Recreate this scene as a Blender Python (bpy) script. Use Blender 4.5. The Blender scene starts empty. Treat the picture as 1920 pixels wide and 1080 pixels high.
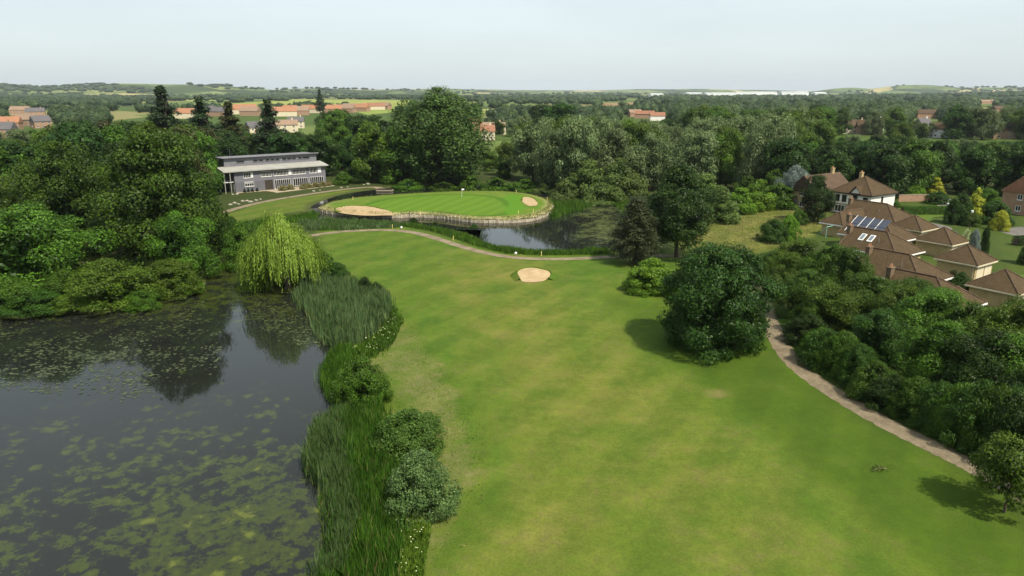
import bpy, math, random
import numpy as np
from math import radians, sin, cos, tan, atan, pi
from mathutils import Vector

# ------------------------------------------------------------------ camera, sky, sun, exposure
sc = bpy.context.scene
COL = sc.collection
FPX, CAMH = 1300.0, 28.0
PITCH = atan(370 / FPX)
cam_d = bpy.data.cameras.new('camera'); cam = bpy.data.objects.new('camera', cam_d); COL.objects.link(cam)
cam.location = (0, 0, CAMH); cam.rotation_euler = (pi / 2 - PITCH, 0, 0)
cam_d.sensor_width = 36; cam_d.lens = FPX / 1920 * 36; cam_d.clip_start = 0.5; cam_d.clip_end = 40000
sc.camera = cam

SUN_AZ = Vector((0.66, -0.75, 0)).normalized(); SUN_EL = radians(54)
W = bpy.data.worlds.new('World'); sc.world = W; W.use_nodes = True
nt = W.node_tree; nt.nodes.clear()
wo = nt.nodes.new('ShaderNodeOutputWorld'); bg = nt.nodes.new('ShaderNodeBackground'); bg.inputs['Strength'].default_value = 0.083
sky = nt.nodes.new('ShaderNodeTexSky'); sky.sky_type = 'NISHITA'; sky.sun_disc = False
sky.sun_elevation = SUN_EL; sky.sun_rotation = math.atan2(SUN_AZ.x, SUN_AZ.y)
sky.air_density = 1.0; sky.dust_density = 2.0; sky.ozone_density = 1.0; sky.altitude = 100
# thin high cloud veil over the whole dome
tc = nt.nodes.new('ShaderNodeTexCoord'); mp = nt.nodes.new('ShaderNodeMapping'); mp.inputs['Scale'].default_value = (1.0, 1.0, 5)
mp.inputs['Rotation'].default_value = (0.0, radians(4), 0)
ns = nt.nodes.new('ShaderNodeTexNoise'); ns.inputs['Scale'].default_value = 1.6; ns.inputs['Detail'].default_value = 4; ns.inputs['Roughness'].default_value = .5
mr = nt.nodes.new('ShaderNodeMapRange'); mr.inputs[1].default_value = .3; mr.inputs[2].default_value = .7; mr.inputs[3].default_value = .52; mr.inputs[4].default_value = .74
mx = nt.nodes.new('ShaderNodeMixRGB'); mx.inputs['Color2'].default_value = (8.9, 9.9, 10.1, 1)
for a, b in ((tc.outputs['Generated'], mp.inputs['Vector']), (mp.outputs[0], ns.inputs['Vector']), (ns.outputs['Fac'], mr.inputs[0]),
             (mr.outputs[0], mx.inputs['Fac']), (sky.outputs[0], mx.inputs['Color1']), (mx.outputs[0], bg.inputs['Color']), (bg.outputs[0], wo.inputs[0])):
    nt.links.new(a, b)
sun_d = bpy.data.lights.new('sun', 'SUN'); sun = bpy.data.objects.new('sun', sun_d); COL.objects.link(sun)
sun_d.energy = 5.0; sun_d.angle = radians(0.6); sun_d.color = (1, .92, .78)
sdir = Vector((SUN_AZ.x * cos(SUN_EL), SUN_AZ.y * cos(SUN_EL), sin(SUN_EL)))
sun.rotation_euler = (-sdir).to_track_quat('-Z', 'Y').to_euler(); sun.location = (60, -60, 100)
vs = sc.view_settings
vs.view_transform = 'Standard'; vs.look = 'None'; vs.gamma = 1; vs.exposure = 0.38; vs.use_curve_mapping = False
sc.cycles.max_bounces = 6; sc.cycles.diffuse_bounces = 2; sc.cycles.glossy_bounces = 2; sc.cycles.transmission_bounces = 3
sc.cycles.transparent_max_bounces = 4; sc.cycles.volume_bounces = 0; sc.cycles.use_denoising = True

rng = np.random.default_rng(7)
random.seed(7)

# ------------------------------------------------------------------ helpers
def g(px, py, z=0.0):
    """ground (or height z) point seen at a photo pixel: used once to survey the site"""
    x = (px - 960) / FPX; v = (540 - py) / FPX
    dy = cos(PITCH) + v * sin(PITCH); dz = -sin(PITCH) + v * cos(PITCH)
    t = (z - CAMH) / dz
    return (x * t, dy * t)

def at(px, D):
    return ((px - 960) / FPX * (D * cos(PITCH) + (25 if D < 130 else 14) * sin(PITCH)), D)

def height_for(ytop, D):
    return CAMH - D * tan(PITCH - atan((540 - ytop) / FPX))

def poly(pts, z=0.0): return np.array([g(a, b, z) for a, b in pts])

def sdf(P, V):
    """signed distance of points to polygon, negative inside"""
    P = np.asarray(P, float)
    if len(P) < 40:
        a = V[None]; e = np.roll(V, -1, 0)[None] - a; w = P[:, None] - a
        t = np.clip((w * e).sum(2) / np.maximum((e * e).sum(2), 1e-9), 0, 1); d = np.sqrt((((w - t[..., None] * e)) ** 2).sum(2).min(1))
        b = a + e; c = (a[..., 1] > P[:, 1:2]) != (b[..., 1] > P[:, 1:2])
        xi = e[..., 0] * (P[:, 1:2] - a[..., 1]) / np.where(np.abs(e[..., 1]) < 1e-9, 1e-9, e[..., 1]) + a[..., 0]
        return np.where((c & (P[:, :1] < xi)).sum(1) % 2 == 1, -d, d)
    d = np.full(len(P), 1e18); ins = np.zeros(len(P), bool)
    for i in range(len(V)):
        a = V[i]; b = V[(i + 1) % len(V)]; e = b - a; w = P - a
        t = np.clip((w @ e) / max(e @ e, 1e-9), 0, 1)
        q = w - t[:, None] * e
        d = np.minimum(d, (q ** 2).sum(1))
        c = ((a[1] > P[:, 1]) != (b[1] > P[:, 1]))
        with np.errstate(divide='ignore', invalid='ignore'):
            xi = (b[0] - a[0]) * (P[:, 1] - a[1]) / (b[1] - a[1]) + a[0]
        ins ^= c & (P[:, 0] < xi)
    d = np.sqrt(d)
    return np.where(ins, -d, d)

def smooth_closed(V, n=160):
    V = np.asarray(V); m = len(V); out = []
    for k in range(n):
        s = k * m / n; i = int(s); t = s - i
        p0, p1, p2, p3 = V[(i - 1) % m], V[i % m], V[(i + 1) % m], V[(i + 2) % m]
        out.append(.5 * ((2 * p1) + (-p0 + p2) * t + (2 * p0 - 5 * p1 + 4 * p2 - p3) * t * t + (-p0 + 3 * p1 - 3 * p2 + p3) * t ** 3))
    return np.array(out)

def smooth_open(V, n):
    V = np.asarray(V); m = len(V); out = []
    for k in range(n):
        s = k * (m - 1) / (n - 1); i = min(int(s), m - 2); t = s - i
        p0, p1, p2, p3 = V[max(i - 1, 0)], V[i], V[i + 1], V[min(i + 2, m - 1)]
        out.append(.5 * ((2 * p1) + (-p0 + p2) * t + (2 * p0 - 5 * p1 + 4 * p2 - p3) * t * t + (-p0 + 3 * p1 - 3 * p2 + p3) * t ** 3))
    return np.array(out)

def sstep(a, b, x):
    t = np.clip((x - a) / (b - a), 0, 1); return t * t * (3 - 2 * t)

def raw_mesh(name, verts, faces_flat, sizes, mat=None, attrs=None):
    """fast mesh from numpy: faces_flat = vertex indices, sizes = corners of each face"""
    me = bpy.data.meshes.new(name)
    verts = np.asarray(verts, np.float32); faces_flat = np.asarray(faces_flat, np.int32); sizes = np.asarray(sizes, np.int32)
    me.vertices.add(len(verts)); me.vertices.foreach_set('co', verts.ravel())
    me.loops.add(len(faces_flat)); me.loops.foreach_set('vertex_index', faces_flat)
    me.polygons.add(len(sizes))
    st = np.zeros(len(sizes), np.int32); st[1:] = np.cumsum(sizes)[:-1]
    me.polygons.foreach_set('loop_start', st); me.polygons.foreach_set('loop_total', sizes)
    if attrs:
        for an, (dom, arr) in attrs.items():
            a = me.attributes.new(an, 'FLOAT', dom); a.data.foreach_set('value', np.asarray(arr, np.float32))
    if mat: me.materials.append(mat)
    me.update(calc_edges=True)
    return me

class MB:
    """collects boxes, tubes and faces into one mesh"""
    def __init__(s): s.v = []; s.f = []
    def add(s, vs_, fs_):
        o = len(s.v); s.v += [tuple(q) for q in vs_]; s.f += [tuple(o + i for i in f) for f in fs_]; return s
    def box(s, x0, x1, y0, y1, z0, z1):
        return s.add([(x0, y0, z0), (x1, y0, z0), (x1, y1, z0), (x0, y1, z0), (x0, y0, z1), (x1, y0, z1), (x1, y1, z1), (x0, y1, z1)],
                     [(0, 3, 2, 1), (4, 5, 6, 7), (0, 1, 5, 4), (1, 2, 6, 5), (2, 3, 7, 6), (3, 0, 4, 7)])
    def tube(s, pts, rad, n=7):
        pts = [Vector(p) for p in pts]; rings = []
        for i, p in enumerate(pts):
            d = (pts[min(i + 1, len(pts) - 1)] - pts[max(i - 1, 0)]).normalized()
            a = d.cross(Vector((1, 0, 0)) if abs(d.x) < .8 else Vector((0, 1, 0))).normalized(); b = d.cross(a)
            rings.append([p + (a * cos(2 * pi * k / n) + b * sin(2 * pi * k / n)) * rad[i] for k in range(n)])
        vs_ = [q for r in rings for q in r]; fs_ = []
        for i in range(len(pts) - 1):
            for k in range(n):
                fs_.append((i * n + k, i * n + (k + 1) % n, (i + 1) * n + (k + 1) % n, (i + 1) * n + k))
        fs_.append(tuple(range(n))[::-1]); fs_.append(tuple((len(pts) - 1) * n + k for k in range(n)))
        return s.add(vs_, fs_)
    def prism(s, pts, z0, z1):
        n = len(pts)
        return s.add([(x, y, z0) for x, y in pts] + [(x, y, z1) for x, y in pts],
                     [tuple(range(n))[::-1], tuple(range(n, 2 * n))] + [(i, (i + 1) % n, n + (i + 1) % n, n + i) for i in range(n)])
    def mesh(s, name, mat=None):
        me = bpy.data.meshes.new(name); me.from_pydata(s.v, [], s.f)
        if mat: me.materials.append(mat)
        me.update(); return me
    def obj(s, name, mat=None, parent=None, loc=None, rz=0.0):
        return link(name, s.mesh(name, mat), parent, loc, rz)

def link(name, me, parent=None, loc=None, rz=0.0):
    o = bpy.data.objects.new(name, me); COL.objects.link(o)
    if parent: o.parent = parent
    if loc is not None: o.location = loc
    if rz: o.rotation_euler = (0, 0, rz)
    return o

def tag(o, label=None, cat=None, group=None, kind=None):
    if label: o['label'] = label
    if cat: o['category'] = cat
    if group: o['group'] = group
    if kind: o['kind'] = kind
    return o

def thing(name, label, cat, loc, rz=0.0, group=None):
    o = bpy.data.objects.new(name, None); COL.objects.link(o); o.empty_display_size = .5
    o.location = loc; o.rotation_euler = (0, 0, rz)
    return tag(o, label, cat, group)

# ------------------------------------------------------------------ materials
class NB:
    def __init__(s, name):
        s.m = bpy.data.materials.new(name); s.m.use_nodes = True; s.t = s.m.node_tree; s.t.nodes.clear()
        s.out = s.t.nodes.new('ShaderNodeOutputMaterial')
    def n(s, typ, **kw):
        nd = s.t.nodes.new('ShaderNode' + typ)
        for k, v in kw.items():
            if k in nd.inputs:
                if hasattr(v, 'is_linked') or isinstance(v, bpy.types.NodeSocket): s.t.links.new(v, nd.inputs[k])
                else: nd.inputs[k].default_value = v
            else: setattr(nd, k, v)
        return nd
    def l(s, a, b): s.t.links.new(a, b)
    def noise(s, vec, scale, detail=3, rough=.55):
        nd = s.n('TexNoise', Scale=scale, Detail=detail, Roughness=rough); s.l(vec, nd.inputs['Vector']); return nd.outputs['Fac']
    def ramp(s, fac, a, b, lo=0.0, hi=1.0):
        nd = s.n('MapRange'); nd.interpolation_type = 'SMOOTHSTEP'
        s.l(fac, nd.inputs[0]); nd.inputs[1].default_value = a; nd.inputs[2].default_value = b; nd.inputs[3].default_value = lo; nd.inputs[4].default_value = hi
        return nd.outputs[0]
    def mix(s, fac, c1, c2, mode='MIX'):
        nd = s.n('MixRGB'); nd.blend_type = mode
        for v, i in ((fac, 0), (c1, 1), (c2, 2)):
            if isinstance(v, bpy.types.NodeSocket): s.l(v, nd.inputs[i])
            else: nd.inputs[i].default_value = v if i == 0 or len(v) == 4 else (*v, 1)
        return nd.outputs[0]
    def math(s, op, a, b=0.0):
        nd = s.n('Math'); nd.operation = op
        for v, i in ((a, 0), (b, 1)):
            if isinstance(v, bpy.types.NodeSocket): s.l(v, nd.inputs[i])
            else: nd.inputs[i].default_value = v
        return nd.outputs[0]
    def attr(s, name): return s.n('Attribute', attribute_name=name).outputs['Fac']
    def pos(s): return s.n('NewGeometry').outputs['Position']
    def obco(s): return s.n('TexCoord').outputs['Object']
    def principled(s, col, rough=.8, spec=.3, bump=None, bstr=.3, bdist=.05, **kw):
        p = s.n('BsdfPrincipled')
        for k, v in (('Base Color', col), ('Roughness', rough), ('Specular IOR Level', spec)) + tuple(kw.items()):
            if isinstance(v, bpy.types.NodeSocket): s.l(v, p.inputs[k])
            else: p.inputs[k].default_value = (*v, 1) if isinstance(v, tuple) and len(v) == 3 else v
        if bump is not None:
            b = s.n('Bump', Strength=bstr, Distance=bdist); s.l(bump, b.inputs['Height']); s.l(b.outputs[0], p.inputs['Normal'])
        s.l(p.outputs[0], s.out.inputs['Surface']); return p

MATS = {}
def plain(name, col, rough=.7, var=.25, scale=1.5, spec=.3, metal=0.0):
    """a painted / rendered / timber surface: base colour with blotches and streaks"""
    if name in MATS: return MATS[name]
    b = NB(name); oc = b.obco()
    f = b.noise(oc, scale, 5, .65); f2 = b.noise(oc, scale * 9, 3, .6)
    c = b.mix(b.ramp(f, .3, .72), tuple(c * (1 - var) for c in col), tuple(min(1, c * (1 + var * .5)) for c in col))
    c = b.mix(b.ramp(f2, .35, .7, 0, .35), c, tuple(c_ * .6 for c_ in col))
    b.principled(c, rough, spec, bump=f2, bstr=.25, bdist=.02, Metallic=metal)
    MATS[name] = b.m; return b.m

def tiles(name, col, col2, sx=.3):
    b = NB(name); oc = b.obco()
    mp_ = b.n('Mapping'); b.l(oc, mp_.inputs[0]); mp_.inputs['Scale'].default_value = (1, 1, 1.6)
    br = b.n('TexBrick', Scale=1.0, **{'Mortar Size': .012, 'Brick Width': sx, 'Row Height': .22, 'Color1': (*col, 1), 'Color2': (*col2, 1), 'Mortar': tuple(c * .45 for c in col) + (1,)})
    b.l(mp_.outputs[0], br.inputs['Vector'])
    f = b.noise(oc, .55, 5, .7); f2 = b.noise(oc, 4.5, 4, .7)
    c = b.mix(b.ramp(f, .4, .75, 0, .55), br.outputs['Color'], tuple(c_ * .55 for c_ in col))
    c = b.mix(b.ramp(f2, .60, .78, 0, .45), c, tuple(c_ * 1.5 + .02 for c_ in col))
    b.principled(c, .85, .2, bump=f2, bstr=.5, bdist=.03)
    MATS[name] = b.m; return b.m

def brick(name, col, col2, mortar, wd=.23, rh=.075):
    b = NB(name); oc = b.obco()
    sep = b.n('SeparateXYZ'); b.l(oc, sep.inputs[0])
    cmb = b.n('CombineXYZ'); b.l(b.math('ADD', sep.outputs[0], sep.outputs[1]), cmb.inputs[0]); b.l(sep.outputs[2], cmb.inputs[1])
    br = b.n('TexBrick', Scale=1.0, **{'Mortar Size': .008, 'Brick Width': wd, 'Row Height': rh, 'Color1': (*col, 1), 'Color2': (*col2, 1), 'Mortar': (*mortar, 1)})
    b.l(cmb.outputs[0], br.inputs['Vector'])
    f = b.noise(oc, .9, 5, .7)
    c = b.mix(b.ramp(f, .35, .75, 0, .45), br.outputs['Color'], tuple(c_ * .62 for c_ in col))
    b.principled(c, .9, .2, bump=br.outputs['Fac'], bstr=.4, bdist=-.01)
    MATS[name] = b.m; return b.m

def foliage(name, dark, light, rough=.5, trans=.26, var=.35, spec=.18):
    b = NB(name)
    t = b.attr('tint'); r = b.n('ObjectInfo').outputs['Random']
    n = b.noise(b.obco(), .22, 2, .5)
    dark = tuple(q * .72 for q in dark); trans *= .7  # dark end lowered: deeper shade between leaves put into the colour
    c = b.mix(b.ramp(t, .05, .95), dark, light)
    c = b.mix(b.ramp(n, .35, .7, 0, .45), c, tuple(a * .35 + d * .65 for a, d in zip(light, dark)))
    hs = b.n('HueSaturation'); b.l(c, hs.inputs['Color'])
    b.l(b.math('MULTIPLY_ADD', r, 0.018), hs.inputs['Hue'])
    hs.inputs['Hue'].links[0].from_node.inputs[2].default_value = .499
    b.l(b.ramp(r, 0, 1, 1 - var, 1 + var), hs.inputs['Value'])
    p = b.principled(hs.outputs[0], rough, spec)
    tr = b.n('BsdfTranslucent'); b.l(b.mix(.5, hs.outputs[0], tuple(min(1, x * 1.5) for x in light)), tr.inputs['Color'])
    ms = b.n('MixShader'); ms.inputs[0].default_value = trans
    b.l(p.outputs[0], ms.inputs[1]); b.l(tr.outputs[0], ms.inputs[2]); b.l(ms.outputs[0], b.out.inputs['Surface'])
    MATS[name] = b.m; return b.m

F_MID = foliage('leaf_mid', (.014, .037, .003), (.084, .158, .011), var=.3)
F_DARK = foliage('leaf_dark', (.009, .024, .003), (.044, .090, .008), trans=.2)
F_OAK = foliage('leaf_oak', (.010, .028, .003), (.036, .078, .008), trans=.18, var=.1)
F_BRIGHT = foliage('leaf_bright', (.050, .115, .006), (.155, .275, .018), var=.15)
F_OLIVE = foliage('leaf_olive', (.026, .050, .005), (.105, .170, .013), var=.2)
F_GREY = foliage('leaf_greygreen', (.044, .068, .022), (.170, .225, .085), trans=.22, var=.18)
F_SILVER = foliage('leaf_silver', (.038, .076, .018), (.125, .195, .055), trans=.2, var=.1)
F_WEEP = foliage('leaf_weeping', (.10, .17, .014), (.29, .42, .055), trans=.4, var=.05)
F_CON = foliage('needle_dark', (.010, .022, .007), (.030, .055, .014), trans=.05, var=.25)
F_PINE = foliage('needle_pine', (.022, .034, .012), (.074, .090, .034), trans=.08, var=.05)
F_GOLD = foliage('leaf_golden', (.16, .17, .012), (.42, .42, .035), var=.12)
F_PALE = foliage('leaf_variegated', (.20, .26, .08), (.58, .64, .32), var=.05)
F_BLUE = foliage('leaf_blue', (.09, .12, .10), (.24, .30, .26), var=.05)
F_PURPLE = foliage('leaf_brownish', (.024, .030, .008), (.070, .076, .018), var=.15)
F_REED = foliage('reed_blue', (.040, .076, .020), (.150, .215, .080), trans=.3, var=.0)
F_REEDG = foliage('reed_green', (.024, .062, .006), (.100, .190, .018), trans=.28, var=.0)
F_STRAW = foliage('straw', (.095, .088, .025), (.27, .24, .095), trans=.2, var=.0)
F_FLOWER = foliage('flower_white', (.40, .46, .15), (.75, .78, .45), trans=.1, var=0)
BARK = plain('bark', (.085, .065, .048), .95, .45, 3)
GLASS = NB('window_glass'); GLASS.principled((.012, .014, .016), .06, .6); GLASS = GLASS.m

# ------------------------------------------------------------------ survey: shores, island, regions
WATER_Z = -0.35
LAKE = smooth_closed(poly([(560, 1400), (596, 1090), (628, 1000), (618, 915), (584, 862), (592, 815), (632, 768), (605, 718), (612, 672), (610, 640),
     (590, 602), (566, 575), (548, 553), (505, 548), (470, 545), (455, 520), (448, 490), (438, 462), (428, 436), (404, 436), (398, 470), (392, 510),
     (385, 540), (360, 554), (300, 570), (250, 581), (130, 591), (0, 598), (-250, 592), (-600, 640), (-900, 900), (-900, 1400)], WATER_Z), 260)
MOAT = smooth_closed(poly([(500, 413), (560, 405), (583, 396), (590, 384), (640, 366), (700, 356), (760, 350), (830, 345), (900, 344), (1000, 350),
     (1040, 366), (1100, 374), (1172, 379), (1182, 400), (1178, 440), (1152, 461), (1080, 468), (1020, 470), (960, 466), (912, 455), (888, 441),
     (840, 429), (770, 421), (700, 418), (640, 415), (590, 413), (520, 421)], WATER_Z), 220)
ISL_Z = .9
ISLE = smooth_closed(poly([(600, 385), (628, 376), (680, 369), (740, 364.5), (800, 361), (860, 358.5), (930, 358), (985, 362), (1020, 370), (1036, 379),
     (1030, 392), (1003, 403), (960, 407.5), (905, 407.5), (860, 404), (820, 399), (775, 397.5), (725, 399), (675, 397), (630, 393), (606, 389)], ISL_Z), 180)
ISC = ISLE.mean(0)
_ang = np.arctan2(*(ISLE - ISC).T[::-1]); _rad = np.hypot(*(ISLE - ISC).T); _o = np.argsort(_ang)
_ang, _rad = _ang[_o], _rad[_o]
def isle_r(x, y):
    a = np.arctan2(y - ISC[1], x - ISC[0]); return np.hypot(x - ISC[0], y - ISC[1]) / np.interp(a, _ang, _rad, period=2 * pi)
def isle_z(x, y):
    r = np.clip(isle_r(x, y), 0, 1)
    return ISL_Z + (1 - r ** 2.2) * (.45 + .75 * sstep(-8, 16, y - ISC[1])) + .12 * np.sin(x * .3) * (1 - r) - (.42 + .12 * np.sin(x * .7 + y)) * sstep(.962, 1, r)

def ground_z(x, y):
    x = np.atleast_1d(np.asarray(x, float)); y = np.atleast_1d(np.asarray(y, float))
    m = (1 - sstep(85, 130, np.abs(x))) * (1 - sstep(150, 230, y))
    z = m * (.14 * np.sin(x * .11 + .6) * np.sin(y * .085) + .10 * np.sin(x * .05 + y * .13 + 1.)) + .08 * m
    P = np.stack([x, y], 1); near = (np.abs(x) < 160) & (y < 260)
    if near.any():
        for V in (LAKE, MOAT):
            s = sdf(P[near], V)
            zz = z[near]
            zo = WATER_Z + (zz - WATER_Z) * sstep(0, 2.2, s)
            z[near] = np.where(s > 0, np.where(s < 2.2, zo, zz), WATER_Z - np.minimum(1.3, -s * .55))
    return z
def gz(x, y): return float(ground_z(x, y)[0])

# fairway colouring regions (photo survey)
DRYPOLY = poly([(860, 470), (1010, 475), (1060, 540), (1150, 620), (1260, 720), (1420, 850), (1560, 960), (1700, 1100), (830, 1100), (900, 960), (960, 830), (930, 720), (880, 620), (830, 540)])
ROUGHL = poly([(690, 610), (760, 590), (830, 680), (880, 760), (920, 850), (900, 960), (840, 1090), (700, 1090), (720, 950), (740, 850), (730, 760), (650, 690)])
ROUGHR = poly([(1130, 500), (1180, 560), (1260, 600), (1330, 500), (1320, 480)])
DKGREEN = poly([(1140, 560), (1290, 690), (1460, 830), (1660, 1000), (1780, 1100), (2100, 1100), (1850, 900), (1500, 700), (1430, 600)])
MEADOW = poly([(1270, 475), (1330, 410), (1400, 396), (1520, 398), (1540, 430), (1440, 470), (1340, 490)])
GARDEN = np.array([(62, 150), (56, 118), (46, 92), (40, 60), (60, 50), (200, 70), (200, 200), (90, 190)])
CLUBLAWN = poly([(425, 404), (500, 380), (640, 358), (700, 354), (720, 362), (640, 372), (590, 392), (520, 402), (430, 418)])

def build_ground():
    def axis(a, b, st, lo, hi, gr):
        c = list(np.arange(a, b + 1e-6, st)); s = st; up = []; v = b
        while v < hi: s *= gr; v += s; up.append(v)
        s = st; dn = []; v = a
        while v > lo: s *= gr; v -= s; dn.append(v)
        return np.array(dn[::-1] + c + up)
    xs = axis(-125, 125, .9, -12500, 12500, 1.16); ys = axis(24, 225, .9, -300, 12500, 1.16)
    X, Y = np.meshgrid(xs, ys); x = X.ravel(); y = Y.ravel(); P = np.stack([x, y], 1)
    z = ground_z(x, y)
    nx, ny = len(xs), len(ys); i = np.arange((nx - 1) * (ny - 1)); r, c = i // (nx - 1), i % (nx - 1); a = r * nx + c
    faces = np.stack([a, a + 1, a + nx + 1, a + nx], 1).ravel()
    near = (np.abs(x) < 220) & (y < 300)
    def mask(V, soft, inner=0.0):
        m = np.zeros(len(x)); m[near] = 1 - sstep(inner, soft, sdf(P[near], V)); return m
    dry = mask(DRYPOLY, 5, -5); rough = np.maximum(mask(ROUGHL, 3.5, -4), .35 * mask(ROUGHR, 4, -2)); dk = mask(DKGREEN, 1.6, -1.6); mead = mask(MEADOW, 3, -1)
    gard = mask(GARDEN, 1, -1); bank = np.zeros(len(x))
    s1 = sdf(P[near], LAKE); s2 = sdf(P[near], MOAT); sm = np.minimum(s1, s2); bank[near] = 1 - sstep(.6, 2.6, sm)
    club = mask(CLUBLAWN, 2, -1)
    golf = poly([(600, 430), (760, 425), (930, 470), (1150, 470), (1330, 470), (1420, 560), (1440, 620), (1620, 790), (1850, 900), (2300, 1500), (300, 1500), (560, 1000), (640, 800), (560, 560), (600, 480)])
    gm = np.zeros(len(x)); gm[near] = 1 - sstep(-2, 3, sdf(P[near], golf))
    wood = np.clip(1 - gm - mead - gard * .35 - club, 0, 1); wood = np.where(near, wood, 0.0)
    far = sstep(240, 420, np.hypot(x, y))
    me = raw_mesh('ground', np.stack([x, y, z], 1), faces, np.full(len(a), 4), None,
                  {'dry': ('POINT', dry), 'rough': ('POINT', rough), 'dkgreen': ('POINT', dk), 'meadow': ('POINT', mead), 'bank': ('POINT', bank),
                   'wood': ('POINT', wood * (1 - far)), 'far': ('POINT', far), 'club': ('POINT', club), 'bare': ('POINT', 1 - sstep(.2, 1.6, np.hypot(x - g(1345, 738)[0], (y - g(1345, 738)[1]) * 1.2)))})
    me.polygons.foreach_set('use_smooth', np.ones(len(me.polygons), bool))
    b = NB('grass_ground'); p = b.pos()
    n1 = b.noise(p, .045, 4, .55); n2 = b.noise(p, .20, 8, .68); n3 = b.noise(p, 1.1, 6, .75); n4 = b.noise(p, 6, 4, .75)
    mpn = b.n('Mapping'); b.l(p, mpn.inputs[0]); mpn.inputs['Rotation'].default_value = (0, 0, radians(-20)); mpn.inputs['Scale'].default_value = (.35, .05, 1)
    streak = b.noise(mpn.outputs[0], 1.0, 3, .5)
    green = b.mix(b.ramp(n2, .3, .7), (.060, .128, .011), (.104, .168, .017))
    green = b.mix(b.ramp(streak, .35, .68, 0, .6), green, (.118, .160, .018))
    dryc = b.mix(b.ramp(n2, .32, .68), (.150, .178, .024), (.215, .200, .046))
    dryf = b.math('MULTIPLY', b.attr('dry'), b.ramp(b.math('ADD', b.math('MULTIPLY', n1, .5), b.math('ADD', b.math('MULTIPLY', n2, .35), b.math('MULTIPLY', n3, .15))), .36, .64, .15, .9))
    c = b.mix(dryf, green, dryc)
    c = b.mix(b.ramp(b.math('MULTIPLY', n2, b.ramp(n3, .3, .7, .7, 1.2)), .50, .72, 0, .38), c, (.225, .192, .072))
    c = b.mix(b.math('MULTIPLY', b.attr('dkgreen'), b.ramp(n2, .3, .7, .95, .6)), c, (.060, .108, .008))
    rc = b.mix(b.ramp(n3, .35, .68), (.110, .138, .026), (.25, .23, .095))
    c = b.mix(b.ramp(b.math('ADD', b.attr('rough'), b.math('MULTIPLY', b.math('SUBTRACT', n2, .5), 2.2)), .45, 1.1, 0, .85), c, rc)
    c = b.mix(b.math('MULTIPLY', b.attr('bare'), b.ramp(n3, .3, .6, .3, .9)), c, (.26, .19, .09))
    mc = b.mix(b.ramp(n2, .35, .68), (.120, .140, .024), (.215, .195, .060))
    c = b.mix(b.attr('meadow'), c, mc)
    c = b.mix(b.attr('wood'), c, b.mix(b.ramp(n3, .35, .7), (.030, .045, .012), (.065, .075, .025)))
    c = b.mix(b.attr('club'), c, b.mix(b.ramp(n2, .35, .65), (.085, .140, .015), (.135, .155, .028)))
    c = b.mix(b.attr('bank'), c, b.mix(n3, (.035, .055, .012), (.10, .10, .035)))
    vor = b.n('TexVoronoi', Scale=.0042); b.l(p, vor.inputs['Vector'])
    fr = b.n('ValToRGB'); b.l(vor.outputs['Color'], fr.inputs[0]); fr.color_ramp.interpolation = 'CONSTANT'
    e = fr.color_ramp.elements; e[0].color = (.07, .115, .022, 1); e[1].position = .3; e[1].color = (.15, .20, .05, 1)
    for ps, cl in ((.5, (.06, .095, .022)), (.62, (.30, .26, .11)), (.78, (.095, .14, .03))):
        q = e.new(ps); q.color = (*cl, 1)
    c = b.mix(b.attr('far'), c, b.mix(b.ramp(n1, .3, .7, 0, .4), fr.outputs[0], (.06, .085, .02)))
    c = b.mix(b.ramp(b.math('ADD', b.math('MULTIPLY', n4, .55), b.math('MULTIPLY', n3, .45)), .38, .60, 0, .85), c, b.mix(.5, c, (.035, .06, .008)))
    mw = b.n('Mapping'); b.l(p, mw.inputs[0]); mw.inputs['Rotation'].default_value = (0, 0, radians(31))
    wave = b.n('TexWave', Scale=.055, Distortion=1.2, Detail=2.0); b.l(mw.outputs[0], wave.inputs['Vector'])
    c = b.mix(1.0, c, b.mix(b.ramp(wave.outputs['Fac'], .3, .7), (.80, .81, .81), (.90, .895, .87)), 'MULTIPLY')
    b.principled(c, .9, .10, bump=b.math('ADD', b.math('MULTIPLY', n3, .6), n4), bstr=.65, bdist=.12)
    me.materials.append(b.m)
    return tag(link('ground', me), kind='structure')
build_ground()

# ------------------------------------------------------------------ water
def water(name, V, weed, mat_name, tint):
    b = NB(mat_name); p = b.pos()
    sp = b.n('SeparateXYZ'); b.l(p, sp.inputs[0])
    n0 = b.noise(p, .06, 4, .6); n1 = b.noise(p, .30, 8, .72); n2 = b.noise(p, 1.5, 6, .7)
    vo = b.n('TexVoronoi', Scale=.75); b.l(b.mix(.25, p, b.n('TexNoise', Scale=.7).outputs['Color'], 'ADD'), vo.inputs['Vector'])
    blob = b.ramp(vo.outputs['Distance'], .18, .55, 1, 0)
    dens = weed(b, sp, n0)
    a = b.math('ADD', b.math('MULTIPLY', n1, .72), b.math('MULTIPLY', n2, .50)); a = b.math('ADD', a, b.math('MULTIPLY', blob, .09))
    m = b.ramp(b.math('ADD', a, dens), .74, .82)
    m = b.math('MULTIPLY', m, b.ramp(n2, .3, .6, .45, 1))
    thick = b.ramp(b.math('ADD', a, dens), .88, 1.0)
    wc = b.mix(thick, b.mix(n2, tint[0], tint[1]), tint[2])
    c = b.mix(m, (.011, .013, .011), wc)
    fine = b.noise(p, 3.0, 2, .5)
    b.principled(c, b.ramp(m, 0, 1, .035, .12), .5, bump=b.math('ADD', b.math('MULTIPLY', fine, .35), b.math('MULTIPLY', m, .15)), bstr=.05, bdist=.05, IOR=1.333)
    x0, y0 = V.min(0) - 1; x1, y1 = V.max(0) + 1
    o = MB().add([(x0, y0, WATER_Z), (x1, y0, WATER_Z), (x1, y1, WATER_Z), (x0, y1, WATER_Z)], [(0, 1, 2, 3)]).obj(name, b.m)
    return tag(o, kind='structure')
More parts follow.
